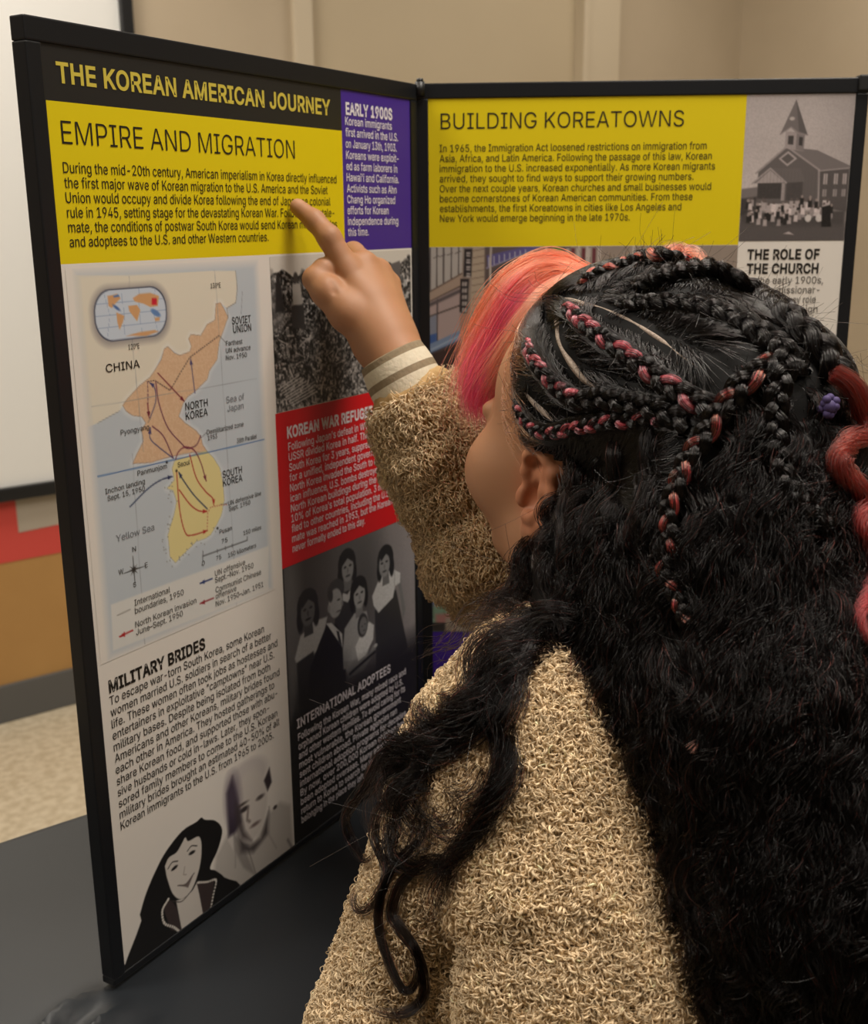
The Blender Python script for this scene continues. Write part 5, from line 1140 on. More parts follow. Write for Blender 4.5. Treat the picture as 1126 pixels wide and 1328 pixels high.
m_pile = bpy.data.materials.new('fleece_pile'); m_pile.use_nodes = True
pp_ = m_pile.node_tree.nodes['Principled BSDF']; pp_.inputs['Roughness'].default_value = .85; pp_.inputs['Specular IOR Level'].default_value = .15
_a = m_pile.node_tree.nodes.new('ShaderNodeAttribute'); _a.attribute_name = 'Col'; m_pile.node_tree.links.new(_a.outputs['Color'], pp_.inputs['Base Color'])
def hair_mat(name, rough=.3, radial=.45, ior=1.55):
    m = bpy.data.materials.new(name); m.use_nodes = True; nt = m.node_tree; nt.nodes.remove(nt.nodes['Principled BSDF'])
    h = nt.nodes.new('ShaderNodeBsdfHairPrincipled'); h.parametrization = 'COLOR'
    a = nt.nodes.new('ShaderNodeAttribute'); a.attribute_name = 'Col'
    h.inputs['IOR'].default_value = ior; nt.links.new(a.outputs['Color'], h.inputs['Color']); nt.links.new(h.outputs[0], nt.nodes['Material Output'].inputs['Surface'])
    h.inputs['Roughness'].default_value = rough; h.inputs['Radial Roughness'].default_value = radial; h.inputs['Random Roughness'].default_value = .3
    return m
m_hair = hair_mat('hair_strands', .13, .3, 1.45); m_loose = hair_mat('loose_strands', .12, .3, 1.27)
def strands(name, P, rad, col, mat, parent):
    """P (n, k, 3) points; rad scalar, (k) or (n, k); col (3), (n, 3) or (n, k, 3) linear"""
    n, k = P.shape[:2]
    hc = bpy.data.hair_curves.new(name); hc.add_curves([k] * n)
    hc.attributes['position'].data.foreach_set('vector', np.ascontiguousarray(P, np.float32).ravel())
    ra = hc.attributes.get('radius') or hc.attributes.new('radius', 'FLOAT', 'POINT')
    ra.data.foreach_set('value', np.ascontiguousarray(np.broadcast_to(np.asarray(rad, np.float32), (n, k))).ravel())
    col = np.asarray(col, np.float32)
    if col.ndim == 2: col = col[:, None, :]
    c = np.ones((n, k, 4), np.float32); c[..., :3] = col
    ca = hc.attributes.new('Col', 'FLOAT_COLOR', 'POINT'); ca.data.foreach_set('color', c.ravel())
    hc.materials.append(mat)
    o = bpy.data.objects.new(name, hc); COL.objects.link(o); o.parent = parent
    return o
def sample_mesh(v, q, n, weight=None):
    """random points on quads"""
    a = v[q]; ar = np.linalg.norm(np.cross(a[:, 2] - a[:, 0], a[:, 3] - a[:, 1]), axis=1)
    if weight is not None: ar = ar * weight(a.mean(1))
    f = rng.choice(len(q), n, p=ar / ar.sum()); s_, t = rng.random((2, n, 1)); a = a[f]
    return (a[:, 0] * (1 - s_) + a[:, 1] * s_) * (1 - t) + (a[:, 3] * (1 - s_) + a[:, 2] * s_) * t
def project(P):
    c = (P - np.array([0, 0, EYE])) @ ROT; return 563 + FPX * c[..., 0] / c[..., 2], 664 + FPX * c[..., 1] / c[..., 2]
ax_ = unit(at(505, 457, .887) - at(533, 511, .879)); c0_ = at(533, 511, .879); cl_ = .034
# curly pile: short bent loops all over the cloth, densest where it is nearest
def pile(n, weight, length, rad, curl, lift=.0005, flow=None, kpts=7):
    p = sample_mesh(jv, jq, n, weight); nn = JK.grad(p)
    d = rng.normal(size=(n, 3)); 
    if flow is not None: d = d * .8 + flow
    d = d - (d * nn).sum(1)[:, None] * nn; d /= np.linalg.norm(d, axis=1)[:, None]
    e = np.cross(nn, d); L_ = length * rng.uniform(.6, 1.4, n)[:, None]; ph_ = rng.uniform(-1, 1, (n, 1)) * curl
    t = np.linspace(0, 1, kpts)[None, :]
    ang = ph_ * t * 2.6
    dx = np.cumsum(np.cos(ang), 1) / kpts * L_; dy = np.cumsum(np.sin(ang), 1) / kpts * L_
    up_ = np.sin(t * math.pi * .75) * L_ * rng.uniform(.35, .75, n)[:, None]
    P = p[:, None] + nn[:, None] * (lift + up_[..., None]) + d[:, None] * dx[..., None] + e[:, None] * dy[..., None]
    g = (vnoise(p, 90, 5) - .5) * .16 + rng.normal(0, .07, n)
    c = lin(np.clip(np.array([228, 204, 168]) / 255. * (1 + g[:, None]), 0, 1))
    return P, c, np.array([.8, 1, 1, 1, .9, .7, .35])[None, :] * rad * rng.uniform(.7, 1.25, n)[:, None]
def w_near(c):
    x, y = project(c); n_ = JK.grad(c); v = c - np.array([0, 0, EYE]); f = (n_ * v).sum(1) / np.linalg.norm(v, axis=1) < .25
    return np.where(f & (x > 340) & (x < 1160) & (y > 440) & (y < 1400), 1.0, .22) * np.where((c @ fa > (ELB_R @ fa) - .06) & (c[:, 1] > .76), 0.001, 1)
def w_arm(c):
    x, y = project(c); return ((c[:, 1] > .765) & (x < 760) & (y < 850) & ((c - c0_) @ ax_ < .000)) * 1.0
P, c, r_ = pile(165000, w_near, .0062, .00058, 1.3)
strands('fleece_pile', P, r_, c, m_pile, jk)
P, c, r_ = pile(90000, w_near, .0072, .00028, .9)
strands('fleece_pile', P, r_, c, m_pile, jk)
P, c, r_ = pile(34000, w_arm, .0070, .00034, .35, flow=-fa * .9)
strands('fleece_pile', P, r_, c, m_pile, jk)

# knitted cuff of the raised sleeve with darker stripes
m_cuff = noise_material('cuff_knit', rgb(214, 204, 180), rgb(222, 212, 190), 300, 0.85, bump=.3); m_stripe = noise_material('cuff_stripe', rgb(138, 122, 98), rgb(148, 132, 106), 300, 0.85, bump=.3)
e1 = unit(np.cross(ax_, [0, 0, 1])); e2 = np.cross(ax_, e1)
NS, NT = 72, 40; V_ = []
for i in range(NT):
    t = i / (NT - 1)
    if t < .9: s_ = t / .9; rr = .0295 - .0030 * s_ + .0012 * math.sin(s_ * math.pi); 
    else: s_ = 1.0 - (t - .9) * 2.0; rr = .0265 - .0022 * min(1, (t - .9) / .03)
    for j in range(NS):
        a = 2 * math.pi * j / NS; R_ = rr * (1 + .010 * math.sin(a * 36))
        V_.append(c0_ + ax_ * (s_ * cl_) + (e1 * math.cos(a) + e2 * math.sin(a)) * R_)
Q_f = [(i * NS + j, i * NS + (j + 1) % NS, (i + 1) * NS + (j + 1) % NS, (i + 1) * NS + j) for i in range(NT - 1) for j in range(NS)]
me = mesh_np('cuff', V_, Q_f, m_cuff, True); me.materials.append(m_stripe)
mi = np.zeros(len(Q_f), np.int32)
for k in range(len(Q_f)):
    s_ = (k // NS) / (NT - 1) / .9
    if s_ > .80 or .34 < s_ < .50: mi[k] = 1
me.polygons.foreach_set('material_index', mi)
cf = link('cuff', me, jk); cf['label'] = 'cream knit cuff with two taupe stripes'
# trousers and shoes
TR = Field((-.02, .30, .0), (.42, .74, .78), .004)
hl, hr = np.array([.105, .455, .66]), np.array([.235, .52, .66])
for h_, k_ in ((hl, np.array([-.01, .02, 0])), (hr, np.array([.01, -.01, 0]))):
    TR.chain([h_, h_ + [0, .0, -.26], h_ + k_ + [0, -.02, -.60]], [.085, .062, .047], .02)
TR.ell(PEL + [0, 0, .10], (.13, .095, .11), None, .03)
tv, tq = TR.surface(); tr = link('trousers', mesh_np('trousers', tv, tq, noise_material('denim', rgb(44, 52, 70), rgb(54, 64, 84), 180, .85), True), girl)
m_shoe = material('shoe_canvas', rgb(226, 224, 218), .6)
for h_, k_ in ((hl, np.array([-.01, .02, 0])), (hr, np.array([.01, -.01, 0]))):
    S_ = Field(h_ + k_ + [-.16, -.14, -.668], h_ + k_ + [.10, .18, -.52], .003); b0 = h_ + k_ + [0, -.03, -.632]
    S_.chain([b0, b0 + np.array([-.05, .06, 0]), b0 + np.array([-.09, .11, -.004])], [.030, .034, .026], .02); S_.cone(b0 + [0, 0, .0], b0 + [0, 0, .07], .034, .040, .02)
    sv, sq = S_.surface(); sv[:, 2] = np.maximum(sv[:, 2], .001); link('shoe', mesh_np('shoe', sv, sq, m_shoe, True), girl)
# eyes and brows
m_eye = material('eye_white', rgb(232, 228, 222), .2); m_iris = material('eye_iris', rgb(52, 34, 24), .15)
for s_ in (1, -1):
    bm = bmesh.new(); bmesh.ops.create_uvsphere(bm, u_segments=24, v_segments=16, radius=.0112)
    for v in bm.verts: v.co = Vector(tuple(np.array(v.co)))
    for f in bm.faces: f.material_index = 1 if f.calc_center_median().z > .0096 else 0
    mm = Matrix.Identity(4)
    for r in range(3): mm[r][0], mm[r][1], mm[r][2] = LEFT[r], UP[r], FWD[r]
    mm.translation = Vector(hd(7.75, s_ * 3.1, 1.6)); link('eye', bm_mesh('eye', bm, [m_eye, m_iris], True), girl, mm)
# ------------------------------------------------------------------ hair
HF = Field((-.10, .38, .66), (.42, .92, 1.36), .0030)
HF.ell(hd(-1.4, 0, 5.5), (.0995, .080, .0935), HAX)
NOFACE = Field(HF.lo, HF.lo + HF.h * (HF.n - 1), HF.h)
# mass gathered behind the head and falling down the back
HF.ell(at(985, 530, .70), (.056, .050, .058), None, .02); HF.cone(at(950, 440, .735), at(1018, 500, .70), .016, .026, .02)
HF.chain([at(965, 560, .66), at(955, 720, .635), at(1000, 940, .585), at(1045, 1150, .545), at(1075, 1420, .51)], [.066, .072, .078, .076, .080], .03)
HF.chain([at(800, 655, .70), at(810, 735, .665), at(850, 850, .63), at(900, 960, .60)], [.030, .048, .050, .05], .03)
HF.chain([at(770, 780, .655), at(735, 828, .635), at(690, 850, .625)], [.034, .024, .010], .02)
hv, hq = HF.surface()
def hloc(P): return (P - HC) @ np.array(HAX).T * 100
def hairy(P, pad=0.0):
    """inside the hair line: behind temple, forehead and ear"""
    q = hloc(P); f, l, u = q.T
    line = np.where(u > 3.2, 1.0 + (u - 3.2) * .72, np.where(u > -6, -2.9, 50))
    return f < line + pad
kq = hairy(hv)[hq].all(1); hq2 = hq[kq]; uu, inv = np.unique(hq2, return_inverse=True); hv2 = hv[uu]; hq2 = inv.reshape(hq2.shape)
hv2 = hv2 + HF.grad(hv2) * (.004 * (vnoise(hv2, 60, 8) - .5) * np.clip((1.32 - hv2[:, 2]) / .1, 0, 1))[:, None]
m_mass = material('hair_mass', rgb(7, 6, 6), .6, 0, .15)
hair = link('hair', mesh_np('hair', hv2, hq2, m_mass, True), girl); hair['label'] = 'long curly black hair'

def cast(px, py, F=HF, y0=.42, y1=1.0):
    """where the line of sight through that point meets the surface"""
    d = ROT @ np.array([px - 563.0, py - 664.0, FPX]); d = d / np.linalg.norm(d); o_ = np.array([0, 0, EYE]); t = .46
    for _ in range(120):
        v = float(F.sample((o_ + d * t)[None])[0])
        if v < .0004: break
        t += min(max(v * .8, .0006), .010)
        if t > 1.2: return None
    return o_ + d * t
def on(pts, lift=0.0, F=HF, fallback=.70, n=None):
    P = []
    for p in pts:
        c = cast(*p[:2], F)
        P.append(c if c is not None else at(p[0], p[1], fallback))
    P = smooth(P, 8)
    if F is not None: P = P + F.grad(P) * lift
    return P
def resample(P, k):
    P = np.asarray(P); s_ = np.concatenate([[0], np.cumsum(np.linalg.norm(np.diff(P, axis=0), axis=1))])
    t = np.linspace(0, s_[-1], k); return np.stack([np.interp(t, s_, P[:, i]) for i in range(3)], -1), s_[-1]
def frames(C, hint=None):
    """tangent, side and outward direction along a curve"""
    T = np.gradient(C, axis=0); T /= np.linalg.norm(T, axis=1)[:, None] + 1e-12
    if hint is None:
        v = C - np.array([0, 0, EYE]); hint = -v / np.linalg.norm(v, axis=1)[:, None]
    B_ = hint - (hint * T).sum(1)[:, None] * T; B_ /= np.linalg.norm(B_, axis=1)[:, None] + 1e-12
    return T, np.cross(T, B_), B_
BLACK = lin(np.array([13, 10, 10]) / 255.); PINK = lin(np.array([226, 96, 110]) / 255.); CORAL = lin(np.array([222, 92, 70]) / 255.)
def tint(n, c, var=.25): return np.asarray(c) * (1 + rng.normal(0, var, (n, 1))).clip(.3, 2)

# --- partings: pale lines of scalp
PART = [[(718, 396), (731, 388), (756, 393), (781, 400), (815, 415), (842, 431), (864, 446), (882, 461), (907, 478)],
        [(716, 400), (721, 418), (724, 440), (735, 464), (751, 486), (764, 498), (780, 510)],
        [(670, 480), (673, 491), (680, 506), (692, 524), (716, 546)]]
m_scalp = noise_material('scalp', rgb(128, 112, 100), rgb(172, 154, 138), 900, .6)
PARTP = []
for pts in PART:
    C, L_ = resample(on(pts), 60); PARTP.append(C); g = HF.grad(C); T, S_, B_ = frames(C, g)
    w = .0014 * np.clip(np.minimum(np.linspace(0, 6, 60) + .3, np.linspace(5, 0.1, 60)), 0, 1)
    V_ = np.stack([HF.pull(C + S_ * (w * a)[:, None]) + g * (.0002 + .0009 * (1 - a * a)) for a in (-1.6, -.8, 0, .8, 1.6)], 1).reshape(-1, 3)
    ii = np.arange(300).reshape(60, 5); qf = np.stack([ii[:-1, :-1], ii[1:, :-1], ii[1:, 1:], ii[:-1, 1:]], -1).reshape(-1, 4)
    pt = link('parting', mesh_np('parting', V_, qf, m_scalp, True), hair); pt['label'] = 'pale scalp parting'

# --- braids: three plaited strands, each a bundle of hairs round a solid core
m_core = material('braid_core', rgb(20, 17, 17), .5, 0, .3); m_core_p = material('braid_core_pink', rgb(176, 74, 84), .5, 0, .3)
def tube(C, r, ns=8):
    T, S_, B_ = frames(C, np.tile(unit([.3, -.8, .5]), (len(C), 1))); a = np.arange(ns) * 2 * math.pi / ns
    V_ = C[:, None] + (S_[:, None] * np.cos(a)[None, :, None] + B_[:, None] * np.sin(a)[None, :, None]) * np.broadcast_to(r, (len(C),))[:, None, None]
    n = len(C); ii = np.arange(n * ns).reshape(n, ns)
    q = np.stack([ii[:-1], np.roll(ii, -1, 1)[:-1], np.roll(ii, -1, 1)[1:], ii[1:]], -1).reshape(-1, 4)
    return V_.reshape(-1, 3), q
BRAIDC = []
def braid(path, width, pink, taper=(1, 1), hint=None, label=None, per=110, colr=PINK, share=.8, pitch=2.5, tail=0):
    """pink: for each strand the span (from, to) that is dyed, or None"""
    C, L_ = resample(path, max(60, int(len(path) * 10)))
    k = max(60, int(L_ / .0012)); C, L_ = resample(path, k)
    T, S_, B_ = frames(C, hint(C) if hint else None)
    BRAIDC.append(C)
    t = np.linspace(0, 1, k); wd_ = width * (taper[0] + (taper[1] - taper[0]) * t); wd_ = wd_ * np.clip(t * 14 + .35, 0, 1)
    ph = np.cumsum(np.concatenate([[0], np.diff(t) * L_ / (wd_[1:] * pitch)])) * 2 * math.pi
    VS, QS, MI, n0 = [], [], [], 0; SP, SC = [], []
    for j in range(3):
        a = ph + j * 2 * math.pi / 3
        c = C + S_ * (wd_ * .30 * np.sin(a))[:, None] + B_ * (wd_ * .17 * np.sin(2 * a))[:, None]
        r = wd_ * .24
        v, q = tube(c, r * .86, 10); VS.append(v); QS.append(q + n0); n0 += len(v)
        dye = np.zeros(k)
        if pink and pink[j]:
            x0, x1 = pink[j]; dye = np.clip((t - x0) / .03, 0, 1) * np.clip((x1 - t) / .06, 0, 1)
        MI.append((np.repeat(dye[:-1], 10) > .5).astype(np.int32))
        Tj, Sj, Bj = frames(c, B_)
        th = rng.uniform(0, 2 * math.pi, (per, 1)) + rng.normal(0, .25, (per, 1)) * np.linspace(0, 3, k)[None]; rr = np.sqrt(rng.uniform(.55, 1.12, (per, 1)))
        rr = rr * (1 + .08 * rng.normal(size=(per, 1)))
        p = c[None] + (Sj[None] * np.cos(th)[..., None] + Bj[None] * np.sin(th)[..., None]) * (rr * r[None])[..., None]
        b = tint(per, BLACK, .35)[:, None]; pk = tint(per, colr, .25)[:, None]; mixf = dye[None, :, None] * (rng.random((per, 1, 1)) < share)
        SP.append(p[:, ::2]); SC.append((b * (1 - mixf) + pk * mixf)[:, ::2])
    me = mesh_np('braid', np.concatenate(VS), np.concatenate(QS), m_core, True); me.materials.append(m_core_p); me.polygons.foreach_set('material_index', np.concatenate(MI))
    o = link('braid', me, hair)
    if label: o['label'] = label
    BSTR.append((np.concatenate(SP), np.concatenate(SC)))
    # loose hairs that work out of the plait
    nf = int(60 * L_ / .1)
    i0 = rng.integers(0, k - 12, nf); d = rng.normal(size=(nf, 3)) * .6 + B_[i0] * .8 + T[i0] * rng.uniform(0, 2, (nf, 1)); d /= np.linalg.norm(d, axis=1)[:, None]
    s_ = np.linspace(0, 1, 6)[None, :, None]; ln = rng.uniform(.003, .014, (nf, 1, 1)); e = rng.normal(size=(nf, 1, 3)) * .5
    FLY.append(C[i0][:, None] + B_[i0][:, None] * .0012 + S_[i0][:, None] * (rng.uniform(-.4, .4, (nf, 1)) * wd_[i0][:, None])[..., None] + (d[:, None] * s_ + e * s_ * s_) * ln)
    return C
BSTR, FLY = [], []
hg = lambda C: HF.grad(C)
braid(on([(733, 400), (747, 410), (761, 423), (780, 438), (800, 452), (826, 471), (848, 486), (862, 496), (892, 516), (922, 531)], .0028), 0.0110, [(0, .55), (0, .25), (.5, 1.1)], (.75, 1.25), hg, 'pink and black cornrow over the temple')
braid(on([(688, 440), (691, 456), (700, 472), (711, 486), (726, 502), (746, 516), (765, 519), (781, 516), (821, 524), (862, 534), (897, 551)], .0028), 0.0110, [(0, .40), (0, .22), (.38, .5)], (.7, 1.3), hg, 'pink and black cornrow curving behind the temple')
braid(on([(672, 518), (676, 529), (684, 544), (696, 556), (712, 561), (726, 560), (748, 555), (771, 551), (800, 547), (821, 546), (850, 543), (885, 548)], .0026), 0.0089, [(0, .9), (.35, .6), None], (.75, 1.1), hg, 'thin pink and black cornrow above the ear')
braid(on([(752, 372), (772, 360), (790, 353), (811, 347), (835, 338), (858, 336), (884, 345)], .003), 0.0110, [(0, .5), (.6, 1.1), None], (.7, 1.1), hg, 'cornrow along the top of the head', colr=CORAL)
braid(on([(822, 378), (850, 366), (882, 360), (920, 356), (952, 372), (984, 390), (1012, 412), (1036, 434), (1060, 460), (1078, 488)], .004), 0.0170, None, (.7, 1.15), hg, 'thick black cornrow over the crown')
braid(on([(800, 398), (850, 396), (900, 402), (950, 418), (1000, 448), (1040, 486)], .003), 0.0145, None, (.6, 1.1), hg, 'black cornrow on the crown')
braid(on([(1000, 470), (985, 488), (959, 508), (944, 528), (932, 543), (919, 569), (905, 590), (893, 612), (886, 632), (876, 660), (874, 680), (876, 699), (869, 738), (876, 760), (886, 778), (897, 812)], .006), 0.0127, [(0, .55), (.5, 1.0), None], (1.15, .62), hg, 'pink and black braid hanging beside the loose hair', colr=lin(np.array([196, 84, 66]) / 255.), share=.45)
braid(on([(1005, 450), (1014, 473), (1010, 495), (1004, 516), (1002, 540), (1002, 559), (1006, 599), (1022, 642), (1044, 664), (1070, 690)], .006), 0.0127, None, (1.15, .8), hg, 'glossy black braid hanging at the back')
P = np.concatenate([a.reshape(-1, 3) for a, _ in BSTR])
for i, (a, c) in enumerate(BSTR): strands('braid_strands', a, .00016, c, m_hair, hair)

# --- combed hair on the scalp, drawn towards the nearest plait
cand = sample_mesh(hv2, hq2, 26000, lambda c: (hloc(c)[:, 2] > .5) * (hloc(c)[:, 0] > -9.5) * (c[:, 2] > 1.12) + 1e-9); q = hloc(cand)
cand = cand[(q[:, 2] > 1.0) & (q[:, 0] > -9)]
BC = np.concatenate(BRAIDC[:6]); BT = np.concatenate([np.gradient(c, axis=0) for c in BRAIDC[:6]]); BT /= np.linalg.norm(BT, axis=1)[:, None]
PP = np.concatenate(PARTP)
def nearest(A, Bq):
    out = np.zeros(len(A), int); dd = np.zeros(len(A))
    for i in range(0, len(A), 2000):
        D = ((A[i:i + 2000, None] - Bq[None]) ** 2).sum(-1); out[i:i + 2000] = D.argmin(1); dd[i:i + 2000] = np.sqrt(D.min(1))
    return out, dd
BCs, BTs = BC[::4], BT[::4]
_, dp = nearest(cand, PP[::2]); cand = cand[dp > .0042]
KS = 14; cur = cand.copy(); path = [cur.copy()]; step = rng.uniform(.0016, .0032, (len(cand), 1)); jit = rng.normal(0, .25, (len(cand), 3)); alive = np.ones(len(cand), bool)
BACK = unit(-FWD * .9 + UP * -.15)
for i in range(KS - 1):
    ib, db = nearest(cur, BCs); to = BCs[ib] - cur; to /= np.linalg.norm(to, axis=1)[:, None] + 1e-9
    w = np.clip(1.2 - db / .045, 0.15, 1)[:, None]
    d = to * w * np.clip((db - .004) / .006, 0, 1)[:, None] + BTs[ib] * (.75 + 1.2 * np.clip((.008 - db) / .006, 0, 1))[:, None] + BACK * (1 - w) + jit
    g = HF.grad(cur); d -= (d * g).sum(1)[:, None] * g; d /= np.linalg.norm(d, axis=1)[:, None] + 1e-9
    cur = HF.pull(cur + d * step, .0014 + .0016 * math.sin(i / KS * 3.1), 2); path.append(cur.copy())
P = np.stack(path, 1); n = len(P)
col = tint(n, BLACK, .4)
q = hloc(P[:, 0]); fr = np.clip((q[:, 0] - (1.0 + (q[:, 2] - 3.2) * .72) + 1.0), 0, 1)[:, None] * (q[:, 2] < 11)[:, None]
col = col * (1 - fr * .8) + tint(n, lin(np.array([150, 96, 66]) / 255.), .3) * fr * .8
strands('scalp_hair', P, np.array([.7] + [1] * 11 + [.7, .3])[None] * .00020, col, m_hair, hair)

# --- loose wavy hair: locks that follow the mass and fall
def lock(C, n, r0, r1, wave, wl, col, k=48, rad=.00016, curl=0.0, seed=None, spread=.5):
    """a bundle of hairs round guide C (m,3): r0..r1 bundle radius, wave amplitude, wl wave length"""
    C, L_ = resample(C, k); T, S_, B_ = frames(C)
    t = np.linspace(0, 1, k)[None]; n1 = (n, 1)
    rr = r0 + (r1 - r0) * t; rr = rr * np.clip(.7 + t * 3, 0, 1)
    th = rng.uniform(0, 2 * math.pi, n1); q_ = np.sqrt(rng.random(n1)) * (1 + rng.normal(0, .12, n1) + spread * np.abs(rng.normal(0, .35, n1)) * t)
    ph = rng.normal(0, .45, n1) + 2 * math.pi * t * L_ / (wl * (1 + rng.normal(0, .06, n1))) + (rng.uniform(0, 6.28))
    am = wave * np.clip(t * 3, 0, 1) * (1 + rng.normal(0, .25, n1))
    a = q_ * rr * np.cos(th + curl * t) + am * np.sin(ph); b = q_ * rr * .7 * np.sin(th + curl * t) + am * .8 * np.cos(ph)
    P = C[None] + S_[None] * a[..., None] + B_[None] * b[..., None]
    ln = rng.uniform(.78, 1.0, n)
    # shorten some hairs so the ends do not finish together
    idx = (np.linspace(0, 1, k)[None] * ln[:, None] * (k - 1)); i0 = np.minimum(idx.astype(int), k - 2); f = (idx - i0)[..., None]
    P = np.take_along_axis(P, i0[..., None], 1) * (1 - f) + np.take_along_axis(P, i0[..., None] + 1, 1) * f
    tp = np.clip((1 - np.linspace(0, 1, k)) * 6, .3, 1)[None]
    return P, np.repeat(tp * rad, n, 0), tint(n, col, .35)
LK = []
def add_lock(*a, **kw): LK.append(lock(*a, **kw))
def over(pts, lift, F, fb=.62): return on(pts, lift, F, fb)
# body of hair behind the ear and down the back: guides start at the top and run down the surface
tops = [(900, 900), (930, 940), (960, 900), (905, 1000), (1000, 950), (1050, 900), (1100, 880), (960, 1010), (1030, 1020), (1080, 980), (1115, 960), (742, 578), (746, 604), (740, 632), (742, 664), (738, 700), (742, 735), (764, 610), (766, 650), (935, 470), (970, 455), (1000, 450), (1030, 460), (1060, 480), (1085, 500), (960, 510), (1000, 520), (1040, 530), (1080, 545), (752, 590), (758, 570), (775, 562), (800, 558), (830, 556), (860, 555), (890, 560), (752, 640), (757, 660), (780, 650), (820, 640), (860, 640), (930, 600), (960, 590), (990, 600), (1040, 580), (1080, 560), (920, 660), (950, 700), (990, 720), (1030, 700), (1070, 640), (1110, 620)]
guides = []
for rep in range(7):
    for tx, ty in tops:
        x, y = tx + rng.normal(0, 16), ty + rng.normal(0, 26) + rep * 48 + (rep > 3) * rng.uniform(0, 120)
        pts = []; drift = (x - 880) / 900.
        for s_ in range(7):
            pts.append((x, y)); y += rng.uniform(26, 52); x += 10 * math.sin(y / 38. + rep) + 14 * rng.normal() + drift * 8 + 7
        guides.append(pts)
GV = []
for pts in guides:
    c0 = cast(*pts[0])
    if c0 is None or not hairy(c0[None], -.3)[0]: continue
    ok = [p for p in pts if cast(*p) is not None]
    if len(ok) < 4: continue
    C = on(ok, .0025); C = C - HF.grad(C) * (.011 * np.clip(1 - np.linspace(0, 1, len(C)) * 5, 0, 1))[:, None]; GV.append(C)
    add_lock(C, 105, .005, .009, rng.uniform(.0015, .0040), rng.uniform(.022, .042), BLACK, 40, spread=.6)
# shoulder locks: over the fleece, drawn as they lie
SHK = [([(790, 795), (750, 800), (705, 813), (662, 838), (634, 872), (622, 912), (596, 946), (557, 966), (528, 988), (514, 1016), (507, 1050), (500, 1100)], 230, .010, .006, .003, .05),
       ([(800, 810), (740, 822), (690, 842), (660, 868), (640, 905), (612, 945), (570, 968), (545, 985), (530, 1015), (524, 1060), (532, 1100)], 200, .012, .007, .003, .04),
       ([(790, 830), (720, 850), (668, 880), (648, 916), (655, 960), (654, 1005), (645, 1046), (622, 1085), (596, 1116), (583, 1150), (578, 1184), (561, 1196), (540, 1186)], 230, .010, .0045, .002, .06),
       ([(680, 870), (652, 910), (628, 955), (580, 985), (545, 1020), (526, 1065), (522, 1110), (548, 1122), (585, 1118), (598, 1136), (588, 1180), (570, 1194)], 110, .008, .0035, .0015, .06),
       ([(560, 1090), (528, 1120), (512, 1160), (506, 1210), (514, 1250), (530, 1278), (542, 1268), (548, 1236), (540, 1205)], 90, .003, .0022, .0008, .06),
       ([(548, 1130), (530, 1150), (520, 1185), (532, 1206), (548, 1226), (556, 1252), (550, 1285), (532, 1305), (505, 1312), (482, 1306)], 95, .0035, .002, .0008, .06),
       ([(620, 930), (570, 960), (520, 980), (488, 1030), (470, 1065), (474, 1096), (490, 1118), (502, 1108), (500, 1080)], 60, .004, .002, .001, .05),
       ([(560, 985), (520, 1040), (505, 1090), (516, 1140), (498, 1176), (482, 1182), (480, 1160), (500, 1150)], 60, .004, .002, .001, .05),
       ([(690, 850), (672, 900), (668, 950), (660, 1010), (640, 1060), (600, 1110)], 120, .007, .007, .003, .045),
       ([(650, 900), (600, 960), (560, 1010), (550, 1060), (560, 1100), (540, 1140)], 150, .012, .010, .004, .035),
       ([(700, 800), (660, 812), (620, 830), (585, 852), (560, 880)], 40, .008, .012, .003, .04),
       ([(640, 880), (600, 930), (560, 950), (530, 1000), (540, 1050)], 130, .009, .008, .004, .03),
       ([(640, 1000), (610, 1050), (570, 1080), (545, 1110)], 60, .010, .010, .004, .03)]
class Both:
    """the nearer of fleece and hair mass"""
    def sample(s, P): return np.minimum(JK.sample(P), HF.sample(P))
    def grad(s, P):
        a, b = JK.sample(P), HF.sample(P); return np.where((a < b)[:, None], JK.grad(P), HF.grad(P))
BO = Both()
for i, (pts, n, r0, r1, wv, wl) in enumerate(SHK):
    C = on(pts, .010, BO, .62); C = C - BO.grad(C) * (.030 * np.clip(1 - np.linspace(0, 1, len(C)) * 8, 0, 1))[:, None] * (pts[0][0] > 700)
    wv *= 1.35; n = int(n * .8)
    add_lock(C, n, r0, r1, wv, wl, BLACK, 64, rad=.00015, spread=.35)
for pts, n in (([(752, 676, .705), (728, 700, .694), (704, 722, .686), (682, 748, .680), (660, 776, .672), (634, 802, .664), (606, 826, .655)], 150), ([(760, 690, .70), (734, 716, .688), (716, 746, .676), (700, 782, .664), (672, 812, .652), (640, 850, .640)], 170), ([(800, 790, .63), (776, 836, .612), (756, 878, .598), (744, 918, .588)], 170), ([(840, 830, .60), (816, 888, .583), (802, 936, .572), (800, 985, .563)], 170), ([(770, 700, .69), (742, 740, .672), (728, 776, .660), (712, 812, .648), (690, 850, .638)], 150)):
    C = smooth([at(*p) for p in pts], 8); sd = BO.sample(C); C = C + BO.grad(C) * np.clip(.006 - sd, 0, .05)[:, None]; add_lock(C, n, .010, .011, .003, .035, BLACK, 64, rad=.00015, spread=.5)
CUT = [LK[:len(GV)], LK[len(GV):]]
for grp, k in ((CUT[0], 40), (CUT[1], 64)):
    P = np.concatenate([a for a, _, _ in grp]); R_ = np.concatenate([b for _, b, _ in grp]); c = np.concatenate([b for _, _, b in grp])
    # reddish cast in a share of the hairs
    mk = rng.random(len(c)) < .06; c[mk] = lin(np.array([96, 40, 34]) / 255.)
    strands('loose_hair', P, R_, c, m_loose, hair)

